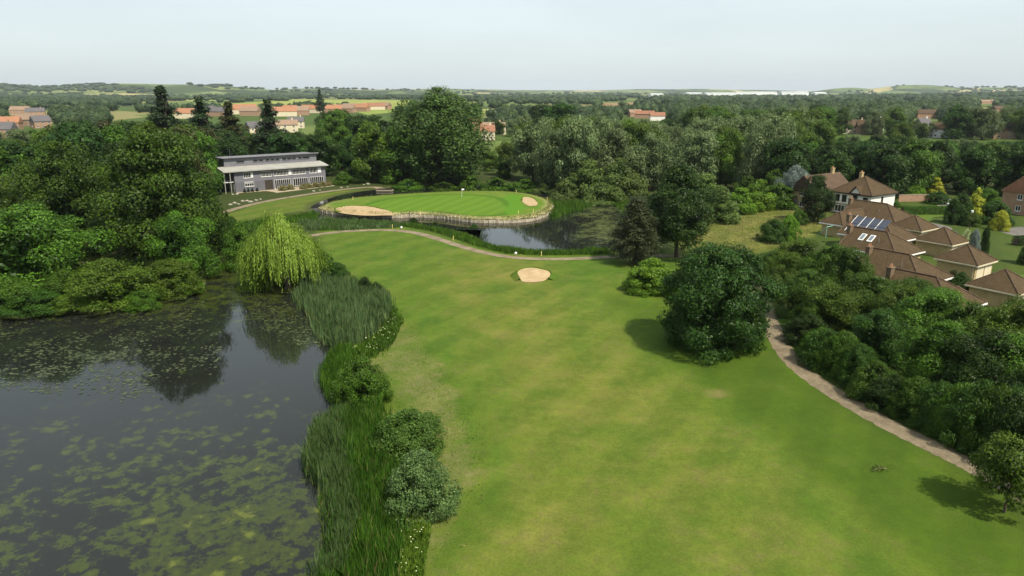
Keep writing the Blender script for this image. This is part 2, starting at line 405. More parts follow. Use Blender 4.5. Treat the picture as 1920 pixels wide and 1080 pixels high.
def lake_weed(b, sp, n0):
    near = b.ramp(sp.outputs[1], 36, 84, .155, -.11); right = b.ramp(sp.outputs[0], -34, -16, 0, .015)
    back = b.ramp(sp.outputs[1], 72, 92, 0, .26)
    return b.math('ADD', b.math('ADD', near, right), b.math('ADD', back, b.math('MULTIPLY', b.math('SUBTRACT', n0, .5), .30)))
water('lake_water', LAKE, lake_weed, 'lake_water', ((.020, .029, .006), (.044, .058, .009), (.085, .10, .012)))
def pond_weed(b, sp, n0):
    return b.math('ADD', b.ramp(sp.outputs[0], -2, 20, -.26, .14), b.math('MULTIPLY', b.math('SUBTRACT', n0, .5), .9))
water('pond_water', MOAT, pond_weed, 'pond_water', ((.05, .062, .02), (.085, .10, .04), (.12, .135, .055)))

# ------------------------------------------------------------------ paths, road, drives
def strip(name, pts, w, mat, dz=.03, n=120):
    C = smooth_open(np.array(pts), n); T = np.gradient(C, axis=0); T /= np.linalg.norm(T, axis=1)[:, None]
    N = np.stack([-T[:, 1], T[:, 0]], 1); wv = w * (1 + .10 * np.sin(np.arange(n) * 1.7) * np.sin(np.arange(n) * .37)); K = 4
    V = []
    for k in range(K + 1):
        q = C + N * (wv * (k / K - .5))[:, None]; V.append(np.column_stack([q, ground_z(q[:, 0], q[:, 1]) + dz + (.015 if 0 < k < K else -.02)]))
    V = np.stack(V, 1).reshape(-1, 3); f = []
    for i in range(n - 1):
        for k in range(K):
            a = i * (K + 1) + k; f.append((a, a + K + 1, a + K + 2, a + 1))
    me = bpy.data.meshes.new(name); me.from_pydata(V.tolist(), [], f); me.materials.append(mat); me.update()
    return tag(link(name, me), kind='structure')
def gravel(name, c1, c2):
    b = NB(name); p = b.pos(); n1 = b.noise(p, .5, 4, .6); n2 = b.noise(p, 4, 4, .7)
    b.principled(b.mix(b.ramp(b.math('ADD', b.math('MULTIPLY', n1, .6), b.math('MULTIPLY', n2, .4)), .35, .65), c1, c2), .95, .15, bump=n2, bstr=.5, bdist=.03); return b.m
M_PATH = gravel('path_gravel', (.13, .10, .07), (.24, .195, .13)); M_PATHD = gravel('path_asphalt', (.12, .096, .062), (.21, .172, .112))
M_ROAD = gravel('road_asphalt', (.10, .093, .085), (.155, .145, .13)); M_BLOCK = gravel('block_paving', (.12, .088, .072), (.19, .14, .115))
strip('golf_path', [g(*q) for q in [(560, 445), (610, 437), (660, 433), (720, 432), (770, 436), (815, 447), (860, 461), (910, 474), (960, 482), (1020, 485), (1080, 484), (1140, 481), (1210, 480), (1275, 481), (1310, 487), (1370, 505), (1420, 545)]], 1.9, M_PATH)
strip('footpath', [g(*q) for q in [(1424, 530), (1436, 580), (1452, 625), (1478, 668), (1518, 706), (1585, 752), (1660, 797), (1740, 838), (1800, 868), (1850, 895), (1960, 960), (2100, 1060)]], 2.15, M_PATHD)
strip('clubhouse_path', [g(*q) for q in [(380, 412), (427, 396), (490, 380), (560, 367), (620, 358), (670, 352.5), (700, 351), (730, 353), (760, 357)]], 2.2, M_PATH)
def sheet(name, pts, mat, z):
    V = poly(pts); return tag(MB().prism([tuple(q) for q in V][::1], z - .3, z).obj(name, mat), kind='structure')
sheet('road', [(1735, 421), (1760, 412), (1830, 412), (1925, 427), (2100, 432), (2100, 462), (1925, 455), (1850, 451), (1795, 441)][::-1], M_ROAD, .05)
sheet('driveway', [(1800, 443), (1848, 452), (1895, 458), (1885, 466), (1850, 474), (1822, 480), (1800, 470)][::-1], M_BLOCK, .045)
sheet('driveway', [(1858, 484), (1905, 481), (2100, 486), (2100, 530), (1960, 522), (1880, 512), (1852, 500)][::-1], M_BLOCK, .04)
M_LAWN = gravel('lawn', (.052, .10, .010), (.085, .12, .016))
sheet('garden_lawn', [(1835, 479), (1870, 468), (1925, 461), (2100, 468), (2100, 484), (1925, 479), (1860, 482)][::-1], M_LAWN, .06)
sheet('garden_lawn', [(1640, 399), (1680, 390), (1760, 396), (1790, 404), (1735, 418), (1700, 412)][::-1], M_LAWN, .06)
sheet('garden_lawn', [(1895, 515), (1960, 500), (2100, 510), (2100, 545), (1930, 530)][::-1], M_LAWN, .07)
sheet('practice_lawn', [(-160, 305), (30, 303), (34, 320), (10, 327), (-160, 330)][::-1], gravel('mown_green', (.07, .16, .012), (.10, .19, .018)), .06)

# ------------------------------------------------------------------ island green, bunkers
def polar_sheet(name, V, zf, mat, rings=22, attr=None, ctr=None):
    c = V.mean(0) if ctr is None else ctr; n = len(V); vs_ = [np.array([[c[0], c[1]]])]
    for r in range(1, rings + 1): vs_.append(c + (V - c) * (r / rings))
    P = np.concatenate(vs_); z = zf(P[:, 0], P[:, 1]); f = []
    for k in range(n): f.append((0, 1 + k, 1 + (k + 1) % n))
    for r in range(rings - 1):
        for k in range(n):
            a = 1 + r * n + k; b_ = 1 + r * n + (k + 1) % n; f.append((a, a + n, b_ + n, b_))
    me = bpy.data.meshes.new(name); me.from_pydata(np.column_stack([P, z]).tolist(), [], f)
    me.polygons.foreach_set('use_smooth', np.ones(len(f), bool))
    if attr is not None:
        for an, fn in attr.items():
            a = me.attributes.new(an, 'FLOAT', 'POINT'); a.data.foreach_set('value', fn(P).astype(np.float32))
    me.materials.append(mat); me.update(); return link(name, me)

GREEN = smooth_closed(poly([(690, 383), (740, 372), (800, 368), (870, 367), (915, 369), (935, 374), (945, 381), (950, 389), (930, 396), (880, 397), (830, 391), (770, 390), (720, 391)], 1.7), 90)
FRINGE = smooth_closed(poly([(960, 364), (985, 368), (975, 378), (985, 388), (960, 398), (945, 392), (955, 380), (945, 370)], 1.5), 60)
b = NB('island_grass'); p = b.pos()
n2 = b.noise(p, .3, 4, .6); n3 = b.noise(p, 2.5, 4, .7)
mp2 = b.n('Mapping'); b.l(p, mp2.inputs[0]); mp2.inputs['Rotation'].default_value = (0, 0, radians(24))
wv = b.n('TexWave', Scale=.09, Distortion=.6); b.l(mp2.outputs[0], wv.inputs['Vector'])
c = b.mix(b.ramp(n2, .3, .7), (.075, .140, .012), (.120, .160, .021))
pg = b.mix(b.ramp(wv.outputs['Fac'], .35, .65), (.076, .150, .011), (.094, .168, .014))
c = b.mix(b.attr('putting'), c, pg); c = b.mix(b.attr('collar'), c, (.048, .116, .007)); c = b.mix(b.attr('fringe'), c, (.070, .172, .010))
c = b.mix(b.math('MULTIPLY', b.attr('edge'), b.ramp(n2, .3, .6, .45, .95)), c, (.33, .28, .14))
b.principled(b.mix(b.ramp(n3, .3, .75, 0, .3), c, (.04, .08, .008)), .9, .12, bump=n3, bstr=.4, bdist=.06)
isl = polar_sheet('island_green', ISLE, isle_z, b.m, 40, {
    'putting': lambda P: 1 - sstep(-.3, .3, sdf(P, GREEN)), 'collar': lambda P: (1 - sstep(.7, 1.3, np.abs(sdf(P, GREEN) - 1.2))),
    'fringe': lambda P: 1 - sstep(-.5, .5, sdf(P, FRINGE)), 'edge': lambda P: sstep(.90, .98, isle_r(P[:, 0], P[:, 1]))}, ISC)
tag(isl, kind='structure')
sk = MB(); K = len(ISLE); inn = ISC + (ISLE - ISC) * .992
sk.add([(*q, ISL_Z - .36) for q in inn] + [(*q, -1.2) for q in inn], [(i, i + K, (i + 1) % K + K, (i + 1) % K) for i in range(K)])
tag(sk.obj('island_bank', gravel('bank_earth', (.30, .26, .16), (.46, .40, .28))), kind='structure')
b = NB('bunker_sand'); p = b.pos(); n1 = b.noise(p, .9, 4, .6); n2 = b.noise(p, 7, 3, .6)
b.principled(b.mix(b.ramp(n1, .3, .7), (.31, .225, .125), (.39, .295, .17)), .95, .1, bump=b.math('ADD', n1, b.math('MULTIPLY', n2, .4)), bstr=.5, bdist=.08); M_SAND = b.m
for lab, pts, dep in (('long curved sand bunker at the front edge of the island green', [(628, 388), (650, 384.5), (690, 386), (715, 390), (735, 395), (733, 398), (700, 397.5), (660, 395), (635, 391.5)], .15),
                      ('small sand bunker with a pale lip beside the island green', [(984, 369), (1000, 371), (1007, 377), (1006, 383), (992, 384.5), (982, 380), (978, 374)], .2)):
    V = smooth_closed(poly(pts, 1.35), 48); cc = V.mean(0); rr = np.abs(V - cc).max()
    o = polar_sheet('sand_bunker', V, lambda x, y: isle_z(x, y) + .07 + .1 * np.sin(x * 1.3) * 0, M_SAND, 6); tag(o, lab, 'bunker')
    lip = MB(); K = len(V); back = sorted(range(K), key=lambda k: -V[k][1])[:K // 2]
    # raised turf lip at the back of the sand
    idx = [k for k in range(K) if V[k][1] > cc[1] + .1]
    idx.sort(key=lambda k: V[k][0]); pl = [(V[k][0], V[k][1], float(isle_z(V[k][0], V[k][1])) + .08) for k in idx]
    if len(pl) > 3: lip.tube(pl, [.16 + .05 * (i % 3) for i in range(len(pl))], 6).obj('turf_lip', isl.data.materials[0], o)
# fairway bunker: sand face tilted up to a turf lip
fc = np.array(g(1000, 523)); K = 56; V = np.array([fc + np.array((2.45 * cos(t), 3.1 * sin(t))) * (1 + .07 * sin(3 * t + 1) + .04 * sin(5 * t)) for t in np.linspace(0, 2 * pi, K, endpoint=False)])
fb = polar_sheet('sand_bunker', V, lambda x, y: ground_z(x, y) + .06 + .75 * sstep(-2.5, 3.2, y - fc[1]), M_SAND, 10)
tag(fb, 'round pale sand bunker alone on the fairway', 'bunker')
rim = MB()
for k in range(K):
    if V[k][1] > fc[1] - 1.4:
        a, b2 = V[k], V[(k + 1) % K]; o1, o2 = fc + (a - fc) * 1.5, fc + (b2 - fc) * 1.5
        zf = lambda q: float(ground_z(q[0], q[1])[0]) + .06 + .75 * float(sstep(-2.5, 3.2, q[1] - fc[1]))
        za, zb = zf(a), zf(b2)
        m1, m2 = fc + (a - fc) * 1.07, fc + (b2 - fc) * 1.07
        rim.add([(*a, za - .05), (*b2, zb - .05), (*m2, zb + .16), (*m1, za + .16), (*o2, gz(*o2) - .02), (*o1, gz(*o1) - .02)], [(0, 1, 2, 3), (3, 2, 4, 5)])
rim.obj('turf_lip', bpy.data.materials['grass_ground'], fb)

# timber revetment round the island: posts and boards, each its own piece
M_TIMB = plain('weathered_timber', (.50, .44, .33), .9, .4, 2.5); M_TIMB2 = plain('dark_timber', (.38, .32, .23), .9, .4, 2.5)
rev = thing('timber_revetment', 'low wall of weathered upright timbers round the island green', 'retaining wall', (ISC[0], ISC[1], WATER_Z - .6))
per = np.linalg.norm(np.diff(np.vstack([ISLE, ISLE[:1]]), axis=0), axis=1); cum = np.concatenate([[0], np.cumsum(per)]); tot = cum[-1]
def along(s):
    s %= tot; i = min(int(np.searchsorted(cum, s, 'right') - 1), len(ISLE) - 1); t = (s - cum[i]) / per[i]
    a, b_ = ISLE[i], ISLE[(i + 1) % len(ISLE)]; return a + (b_ - a) * t, (b_ - a) / per[i]
post_me = MB().tube([(0, 0, 0), (0, 0, 1.42), (0, 0, 1.52)], [.17, .16, .08], 8).mesh('post', M_TIMB)
board_me = [MB().box(-.62, .62, -.06, .06, 0, 1.40).mesh('board', m) for m in (M_TIMB, M_TIMB2)]
NP = 150
for k in range(NP):
    q, t = along(tot * k / NP); q2, t2 = along(tot * (k + .5) / NP)
    o = link('post', post_me, rev, (q[0] - ISC[0], q[1] - ISC[1], random.uniform(-.35, .14))); o.rotation_euler = (random.uniform(-.07, .07), random.uniform(-.07, .07), random.uniform(0, 6))
    o = link('board', board_me[(k * 7) % 3 % 2], rev, (q2[0] - ISC[0] - t2[1] * .12 * 0, q2[1] - ISC[1], random.uniform(-.34, .02)), math.atan2(t2[1], t2[0]) + random.uniform(-.08, .08)); o.scale = (tot / NP / 1.24 * 1.12, random.uniform(.8, 1.6), 1)

# ------------------------------------------------------------------ plant library
def leaf_mesh(name, C, N, S, asp, tint, mat, axis=None, r=rng):
    n = len(C); N = N / np.maximum(np.linalg.norm(N, axis=1), 1e-6)[:, None]
    A = r.normal(size=(n, 3)) if axis is None else axis
    T = A - (A * N).sum(1)[:, None] * N; T /= np.maximum(np.linalg.norm(T, axis=1), 1e-6)[:, None]
    B = np.cross(N, T); S = S[:, None]; asp = np.broadcast_to(np.asarray(asp), (n,))[:, None]
    V = np.stack([C - T * S * .5, C + B * S * asp * .5 + N * S * .1, C + T * S * .5, C - B * S * asp * .5 + N * S * .1], 1).reshape(-1, 3)
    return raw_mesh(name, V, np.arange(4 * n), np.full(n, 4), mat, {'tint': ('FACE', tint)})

PROF = {'round': lambda t: np.clip(1 - np.abs((t - .42) / .6) ** 2.4, 0, 1) ** .5,
        'dome': lambda t: np.clip(1 - t ** 1.7, 0, 1) ** .62 * (.86 + .14 * np.clip(t * 4, 0, 1)),
        'cone': lambda t: (1 - t) ** .8 * .95 + .05,
        'tall': lambda t: np.clip(np.sin(pi * np.clip(t * .92 + .08, 0, 1) ** .85), 0, 1) ** .6,
        'column': lambda t: np.clip(1.08 - t ** 2.5, .05, 1) * (.72 + .28 * np.sin(pi * np.minimum(t * 1.5, 1)))}

def clumps(r, Hh, R, z0, prof, nc, cr, inner=.55):
    t = r.random(nc) ** .9; a = np.arange(nc) * 2.399963 + r.normal(0, .5, nc)
    pr = PROF[prof](t); lob = 1 + .13 * np.sin(a * 3 + r.random() * 6) + .08 * np.sin(a * 5 + t * 7)
    rad = pr * lob * R * (inner + (1 - inner) * r.random(nc) ** .45) - cr * R * .35
    rad = np.maximum(rad, 0)
    C = np.stack([rad * np.cos(a), rad * np.sin(a), z0 + t * (Hh - z0) * .97], 1)
    rc = cr * R * r.uniform(.45, 1.5, nc) * (.5 + .5 * pr)
    C[:, 2] = np.minimum(C[:, 2], Hh - rc * .55)
    return C, rc

def crown(name, r, Hh, R, z0, prof, nc, cr, n, leaf, mat, asp=.62, squash=.78, upb=.3, hang=0.0, axis_down=False, inner=.55, ragged=.16):
    C, rc = clumps(r, Hh, R, z0, prof, nc, cr, inner)
    ct = r.random(nc)
    pick = r.choice(nc, int(n * 1.5), p=rc ** 2 / (rc ** 2).sum())
    d = r.normal(size=(len(pick), 3)); d /= np.linalg.norm(d, axis=1)[:, None]
    out = C[pick] - np.array([0, 0, z0 + (Hh - z0) * .35]); out /= np.linalg.norm(out, axis=1)[:, None] + 1e-6
    keep = ((d * out).sum(1) + .35 * d[:, 2] > -.35 + .3 * r.normal(size=len(pick))); pick, d, out = pick[keep][:n], d[keep][:n], out[keep][:n]
    m = len(pick); rr = (.72 + .36 * r.random(m) ** .8) * (1 + ragged * np.maximum(r.normal(size=m), -1))
    P = C[pick] + d * (rc[pick] * rr)[:, None] * np.array([1, 1, squash]); P[:, 2] -= hang * rc[pick] * r.random(m) ** 2
    N = d * .75 + out * .2 + np.array([0, 0, upb]) + r.normal(0, .42, (m, 3))
    tint = np.clip(.32 * ct[pick] + .5 * r.random(m) + .22 * (d[:, 2] * .5 + .5), 0, 1)  # upper side of each clump lighter: light from above put into the tint
    S = leaf * (.45 + 1.2 * r.random(m) ** 1.6)
    k = int(n * .13)  # inner foliage, tinted dark: shade inside the crown put into the colour
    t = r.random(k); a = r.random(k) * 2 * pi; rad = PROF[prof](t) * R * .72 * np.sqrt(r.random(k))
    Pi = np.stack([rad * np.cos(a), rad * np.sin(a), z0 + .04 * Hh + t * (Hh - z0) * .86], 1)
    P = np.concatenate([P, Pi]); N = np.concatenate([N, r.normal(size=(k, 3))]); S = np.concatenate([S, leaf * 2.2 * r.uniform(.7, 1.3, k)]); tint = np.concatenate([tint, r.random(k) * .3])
    ok = P[:, 2] > .05; P, N, S, tint = P[ok], N[ok], S[ok], tint[ok]
    ax = None
    if axis_down: ax = np.array([0, 0, -1.]) + r.normal(0, .35, (len(P), 3))
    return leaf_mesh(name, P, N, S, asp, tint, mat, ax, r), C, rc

def trunk(name, r, Hh, rad, z0, C, nl=9, top=.8):
    m = MB(); pts = [(0, 0, -.3)]; x = y = 0
    for i in range(1, 7):
        x += r.normal(0, .012) * Hh; y += r.normal(0, .012) * Hh; pts.append((x, y, Hh * top * i / 6))
    m.tube(pts, [rad * 1.35] + [rad * (1 - .14 * i) for i in range(1, 7)], 9)
    order = r.permutation(len(C))[:nl]
    for k in order:
        e = C[k] * np.array([.92, .92, 1]); zb = max(z0 * .6, min(e[2] * .55, Hh * top * .75)); f = zb / (Hh * top) * 6; i = min(int(f), 5); q = np.array(pts[i]) * (1 - (f - i)) + np.array(pts[i + 1]) * (f - i)
        mid = (q + e) / 2 + np.array([0, 0, .06 * Hh]) + r.normal(0, .02 * Hh, 3)
        m.tube([q, mid, e], [rad * .42, rad * .28, rad * .08], 6)
    return m.mesh(name, BARK)

LIB = {}
def make_kind(key, count, Hh, R, z0f, prof, nc, cr, n, leaf, mat, trad=.3, **kw):
    LIB[key] = []
    for i in range(count):
        r = np.random.default_rng(abs(hash(key)) % 1000 + i * 17 if False else sum(map(ord, key)) + i * 17)
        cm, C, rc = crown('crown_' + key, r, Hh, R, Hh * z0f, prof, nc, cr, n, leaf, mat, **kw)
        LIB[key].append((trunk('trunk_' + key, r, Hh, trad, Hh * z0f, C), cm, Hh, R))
make_kind('broad', 4, 16, 6.2, .06, 'round', 46, .30, 12000, .50, F_MID, .34, inner=.6)
make_kind('willow', 4, 18, 6.0, .06, 'round', 50, .28, 11000, .52, F_GREY, .35, asp=.42, squash=1.05, hang=.5, axis_down=True, inner=.6)
make_kind('poplar', 1, 29, 11.5, .06, 'tall', 150, .17, 26000, .52, F_MID, .6, squash=1.15)
make_kind('giant', 2, 28, 4.2, .10, 'column', 90, .30, 7000, .62, F_CON, .5, squash=.8, inner=.7, asp=.5)
make_kind('near', 4, 11, 5.0, .05, 'round', 52, .27, 28000, .23, F_MID, .24, inner=.6)
make_kind('chest', 2, 23, 9.5, .04, 'round', 84, .23, 40000, .38, F_MID, .55, inner=.62, asp=.75)
make_kind('oak', 1, 13, 6.4, .02, 'round', 210, .175, 52000, .23, F_OAK, .32, inner=.80, asp=.7)
make_kind('oakb', 1, 16.5, 6.0, .16, 'tall', 130, .21, 28000, .30, F_OAK, .32, inner=.62)
make_kind('shrub', 4, 4, 3.0, .0, 'dome', 140, .185, 22000, .14, F_MID, .09, inner=.84, asp=.5)
make_kind('laurel', 1, 5, 3.5, .0, 'dome', 150, .16, 20000, .20, F_BRIGHT, .1, inner=.85, asp=.6)
make_kind('young', 1, 6.5, 3.2, .28, 'round', 34, .27, 9000, .2, F_OLIVE, .12, inner=.5)
make_kind('bush', 3, 8, 5.0, .0, 'dome', 70, .24, 9000, .40, F_MID, .15, inner=.7, asp=.5)
make_kind('conifer', 2, 7, 2.1, .02, 'cone', 60, .35, 5000, .30, F_CON, .15, inner=.75, asp=.45)

def pine_crown():
    r = np.random.default_rng(5); P = []; N = []; T = []; br = MB(); br.tube([(0, 0, -.3), (.1, 0, 6), (0, .1, 11)], [.28, .18, .04], 8)
    for lv in range(15):
        z = .9 + lv * .68; L = 4.9 * (1 - (lv / 15.5) ** 1.5) * r.uniform(.85, 1.1)
        for k in range(9):
            a = k * 2 * pi / 9 + lv * .7 + r.normal(0, .2); l_ = L * r.uniform(.7, 1.12)
            e = np.array([cos(a) * l_, sin(a) * l_, z + l_ * .16]); br.tube([(0, 0, z), tuple(e)], [.06, .015], 5)
            for c in range(5):
                f = .35 + .65 * c / 4; q = e * f + np.array([0, 0, z * (1 - f)]); m = 72
                o = r.normal(0, 1, (m, 3)) * np.array([.42, .42, .17]); P.append(q + o); N.append(o * .3 + np.array([0, 0, .9]) + r.normal(0, .45, (m, 3))); T.append(np.clip(.4 * r.random() + .6 * r.random(m), 0, 1))
    P = np.concatenate(P); N = np.concatenate(N); T = np.concatenate(T)
    return (br.mesh('trunk_pine', BARK), leaf_mesh('crown_pine', P, N, .30 * r.uniform(.6, 1.3, len(P)), .4, T, F_PINE, None, r), 11, 4.9)
LIB['pine'] = [pine_crown()]

def weeping_crown():
    r = np.random.default_rng(11); P = []; T = []; A = []; S = []; br = MB(); br.tube([(0, 0, -.3), (.2, .1, 3), (-.1, .2, 6.5)], [.5, .36, .2], 9)
    Hh, R = 12., 5.9
    lobes = [(1.5, .2, 3.3, 12.0, 46), (-3.5, -.4, 2.5, 8.0, 30), (3.3, -1.6, 2.5, 9.2, 26), (-.6, -3.4, 2.4, 6.6, 24), (0, 2.6, 3.2, 9.0, 20), (-1.4, -.6, 2.6, 10.2, 28), (2.4, -3.3, 2.0, 5.6, 20), (-2.6, -2.6, 2.0, 5.4, 16)]
    spec = [(lx, ly, lr, lh, (j + .5) / nn, j) for lx, ly, lr, lh, nn in lobes for j in range(nn)]
    for k, (lx, ly, lr, lh, t, j) in enumerate(spec):
        el = math.acos(1 - t * .95); a = j * 2.39996 + r.normal(0, .3); sc_ = r.uniform(.75, 1.08)
        ap = np.array([lx + sin(el) * cos(a) * lr * sc_, ly + sin(el) * sin(a) * lr * sc_, lh * .5 + cos(el) * lh * .48 * sc_])
        br.tube([(0, .1, 4.5), tuple(ap * np.array([.55, .55, .8]) + np.array([0, 0, 1.8])), tuple(ap)], [.13, .08, .02], 5)
        bt = r.random(); ns_ = 25
        for s in range(ns_):
            q = ap + r.normal(0, 1, 3) * np.array([.5, .5, .3]); ln = min(r.uniform(1.0, 3.6) + (3 if q[2] < 4.5 and r.random() < .6 else 0), q[2] - .05); m = max(4, int(ln / .27)); f = np.linspace(0, 1, m)
            out = q[:2] / (np.linalg.norm(q[:2]) + .1); dr = np.stack([out[0] * .35 * f ** .6, out[1] * .35 * f ** .6, -f * ln], 1)
            P.append(q + dr + r.normal(0, .05, (m, 3))); A.append(np.array([0, 0, -1.]) + r.normal(0, .22, (m, 3))); T.append(np.clip(.35 * bt + .4 * r.random() + .25 * r.random(m), 0, 1)); S.append(r.uniform(.3, .5, m))
    P = np.concatenate(P); A = np.concatenate(A); T = np.concatenate(T); S = np.concatenate(S)
    N = P * np.array([1, 1, 0]); N = N / (np.linalg.norm(N, axis=1)[:, None] + .1) + np.array([0, 0, .45]) + r.normal(0, .4, P.shape)
    return (br.mesh('trunk_weeping', BARK), leaf_mesh('crown_weeping', P, N, S, .3, T, F_WEEP, A, r), Hh, R)
LIB['weeping'] = [weeping_crown()]

PLANTED = []
_cnt = {}
def plant(kind, x, y, h, wid, label, cat='tree', group=None, mat=None, name=None, var=None, rz=None, parts=('trunk', 'crown')):
    lib = LIB[kind]; i = _cnt.get(kind, 0); _cnt[kind] = i + 1
    tm, cm, Hh, R = lib[(i if var is None else var) % len(lib)]
    z = gz(x, y) - .08
    o = thing(name or {'tree': 'broadleaf_tree', 'shrub': 'shrub'}.get(cat, cat.replace(' ', '_')), label, cat, (x, y, z), random.uniform(0, 6.28) if rz is None else rz, group)
    s = wid / (2 * R); o.scale = (s * random.uniform(.94, 1.06), s * random.uniform(.94, 1.06), h / Hh)
    link(parts[0], tm, o); c = link(parts[1], cm, o)
    if mat is not None and mat.name != cm.materials[0].name:
        c.material_slots[0].link = 'OBJECT'; c.material_slots[0].material = mat
    PLANTED.append((x, y, wid / 2)); return o
def PT(kind, px, D, ytop, wpx, label, cat='tree', group=None, mat=None, **kw):
    x, y = at(px, D); h = height_for(ytop, D); wid = wpx / FPX * (D * cos(PITCH) + 14 * sin(PITCH))
    return plant(kind, x, y, h, wid, label, cat, group, mat, **kw)
def SH(kind, px, D, ytop, wpx, label, group=None, mat=None, **kw):
    return PT(kind, px, D, ytop, wpx, label, 'shrub', group, mat, parts=('stem', 'foliage'), **kw)

# --- trees that stand out one by one
PT('oak', 1342, 73.5, 460, 186, 'large dark green oak standing alone on the fairway edge', name='oak_tree', rz=.4)
PT('oakb', 1270, 118, 305, 128, 'tall dark oak with bare lower trunk behind the brownish pine', name='oak_tree', rz=1)
PT('pine', 1192, 114, 367, 116, 'grey green pine with layered branches at the pond corner', name='pine_tree', mat=F_PINE)
SH('laurel', 1222, 96, 486, 104, 'rounded bright green laurel on the grass before the pine', mat=F_BRIGHT, name='laurel_shrub')
SH('shrub', 1290, 92, 502, 70, 'smaller yellow green shrub between bright laurel and large oak', mat=F_BRIGHT, var=2)
PT('weeping', 537, 99, 396, 160, 'yellow green weeping willow hanging over the lake inlet', name='weeping_willow')
PT('poplar', 822, 222, 163, 205, 'tallest light green poplar rising above the wood', name='poplar_tree', mat=foliage('leaf_poplar', (.030, .060, .010), (.085, .145, .026), var=0))
for px, D, yt, w, lab in ((310, 265, 158, 74, 'tallest dark giant redwood pointing over the wood'), (379, 275, 176, 66, 'dark giant redwood next to the tallest redwood'),
                          (432, 285, 188, 66, 'loose brownish redwood behind the clubhouse roof end'), (506, 250, 180, 62, 'ivy dark narrow redwood above the clubhouse')):
    PT('giant', px, D, yt, w, lab, name='redwood_tree', mat=F_PURPLE if px == 432 else F_CON)
# lake left bank
PT('chest', 305, 112, 240, 205, 'huge horse chestnut with heavy leaf clumps above the lake', name='chestnut_tree', mat=F_MID, rz=2)
PT('chest', 145, 120, 266, 165, 'broad sycamore beside the huge horse chestnut', name='sycamore_tree', mat=F_MID, rz=4)
PT('chest', 372, 124, 318, 92, 'dark tree squeezed between the chestnut and the footbridge', mat=F_DARK, rz=1)
PT('near', 70, 96, 384, 200, 'mid green tree leaning over the lake bank', mat=F_MID, rz=1)
PT('near', -45, 97, 400, 150, 'dark tree at the shaded end of the lake bank', mat=F_DARK)
PT('near', 75, 128, 312, 120, 'olive tree behind the leaning bank tree', mat=F_OLIVE)
PT('near', 345, 104, 395, 110, 'small sycamore at the foot of the huge horse chestnut', mat=F_MID)
for px, D, yt, w, lab, mt in ((205, 91.5, 488, 185, 'wide olive sallow bush overhanging the lake', F_OLIVE), (318, 96, 486, 118, 'yellow tipped sallow bush at the lake inlet', F_OLIVE),
                              (120, 92, 505, 120, 'low green bush beside the wide olive sallow', F_MID), (350, 97, 515, 60, 'small golden green bush at the lake inlet corner', F_BRIGHT), (20, 88, 520, 130, 'dark bush at the foot of the leaning bank tree', F_MID), (70, 87.5, 545, 120, 'low dark bush dipping into the lake', F_DARK), (-70, 87, 530, 140, 'dark bush at the shaded end of the lake', F_DARK), (140, 88.5, 545, 100, 'low olive bush dipping into the lake', F_OLIVE), (260, 90, 540, 90, 'low green bush at the water under the wide sallow', F_MID)):
    SH('shrub', px, D, yt, w, lab, mat=mt)
for px, D, yt, w, lab, mt in ((462, 113, 412, 95, 'grey green sallow bush left of the weeping willow', F_MID), (428, 125, 396, 70, 'dark bush above the footbridge', F_DARK), (505, 118, 418, 70, 'dark bush tucked behind the weeping willow', F_MID),
                              (600, 104, 470, 60, 'dark shrub under the willow edge', F_DARK)):
    SH('shrub', px, D, yt, w, lab, mat=mt)
SH('shrub', 628, 104, 492, 50, 'small dark rounded shrub right of the weeping willow', mat=F_DARK)
SH('shrub', 683, 96, 517, 30, 'slim upright dark shrub in the reed bed', mat=F_DARK)
SH('shrub', 703, 95, 527, 36, 'low dark shrub at the fairway edge of the reed bed', mat=F_DARK)
# near bank shrubs
SH('shrub', 677, 58.5, 674, 120, 'dark green rounded shrub between two reed patches on the lake bank', mat=F_MID, var=0)
SH('shrub', 769, 49.8, 772, 150, 'mid green willow shrub in the tall reeds', mat=foliage('leaf_bank', (.028, .066, .009), (.088, .162, .022), var=0), var=1)
SH('shrub', 785, 42, 846, 158, 'silvery grey willow shrub beside the fairway edge', mat=F_SILVER, var=2)

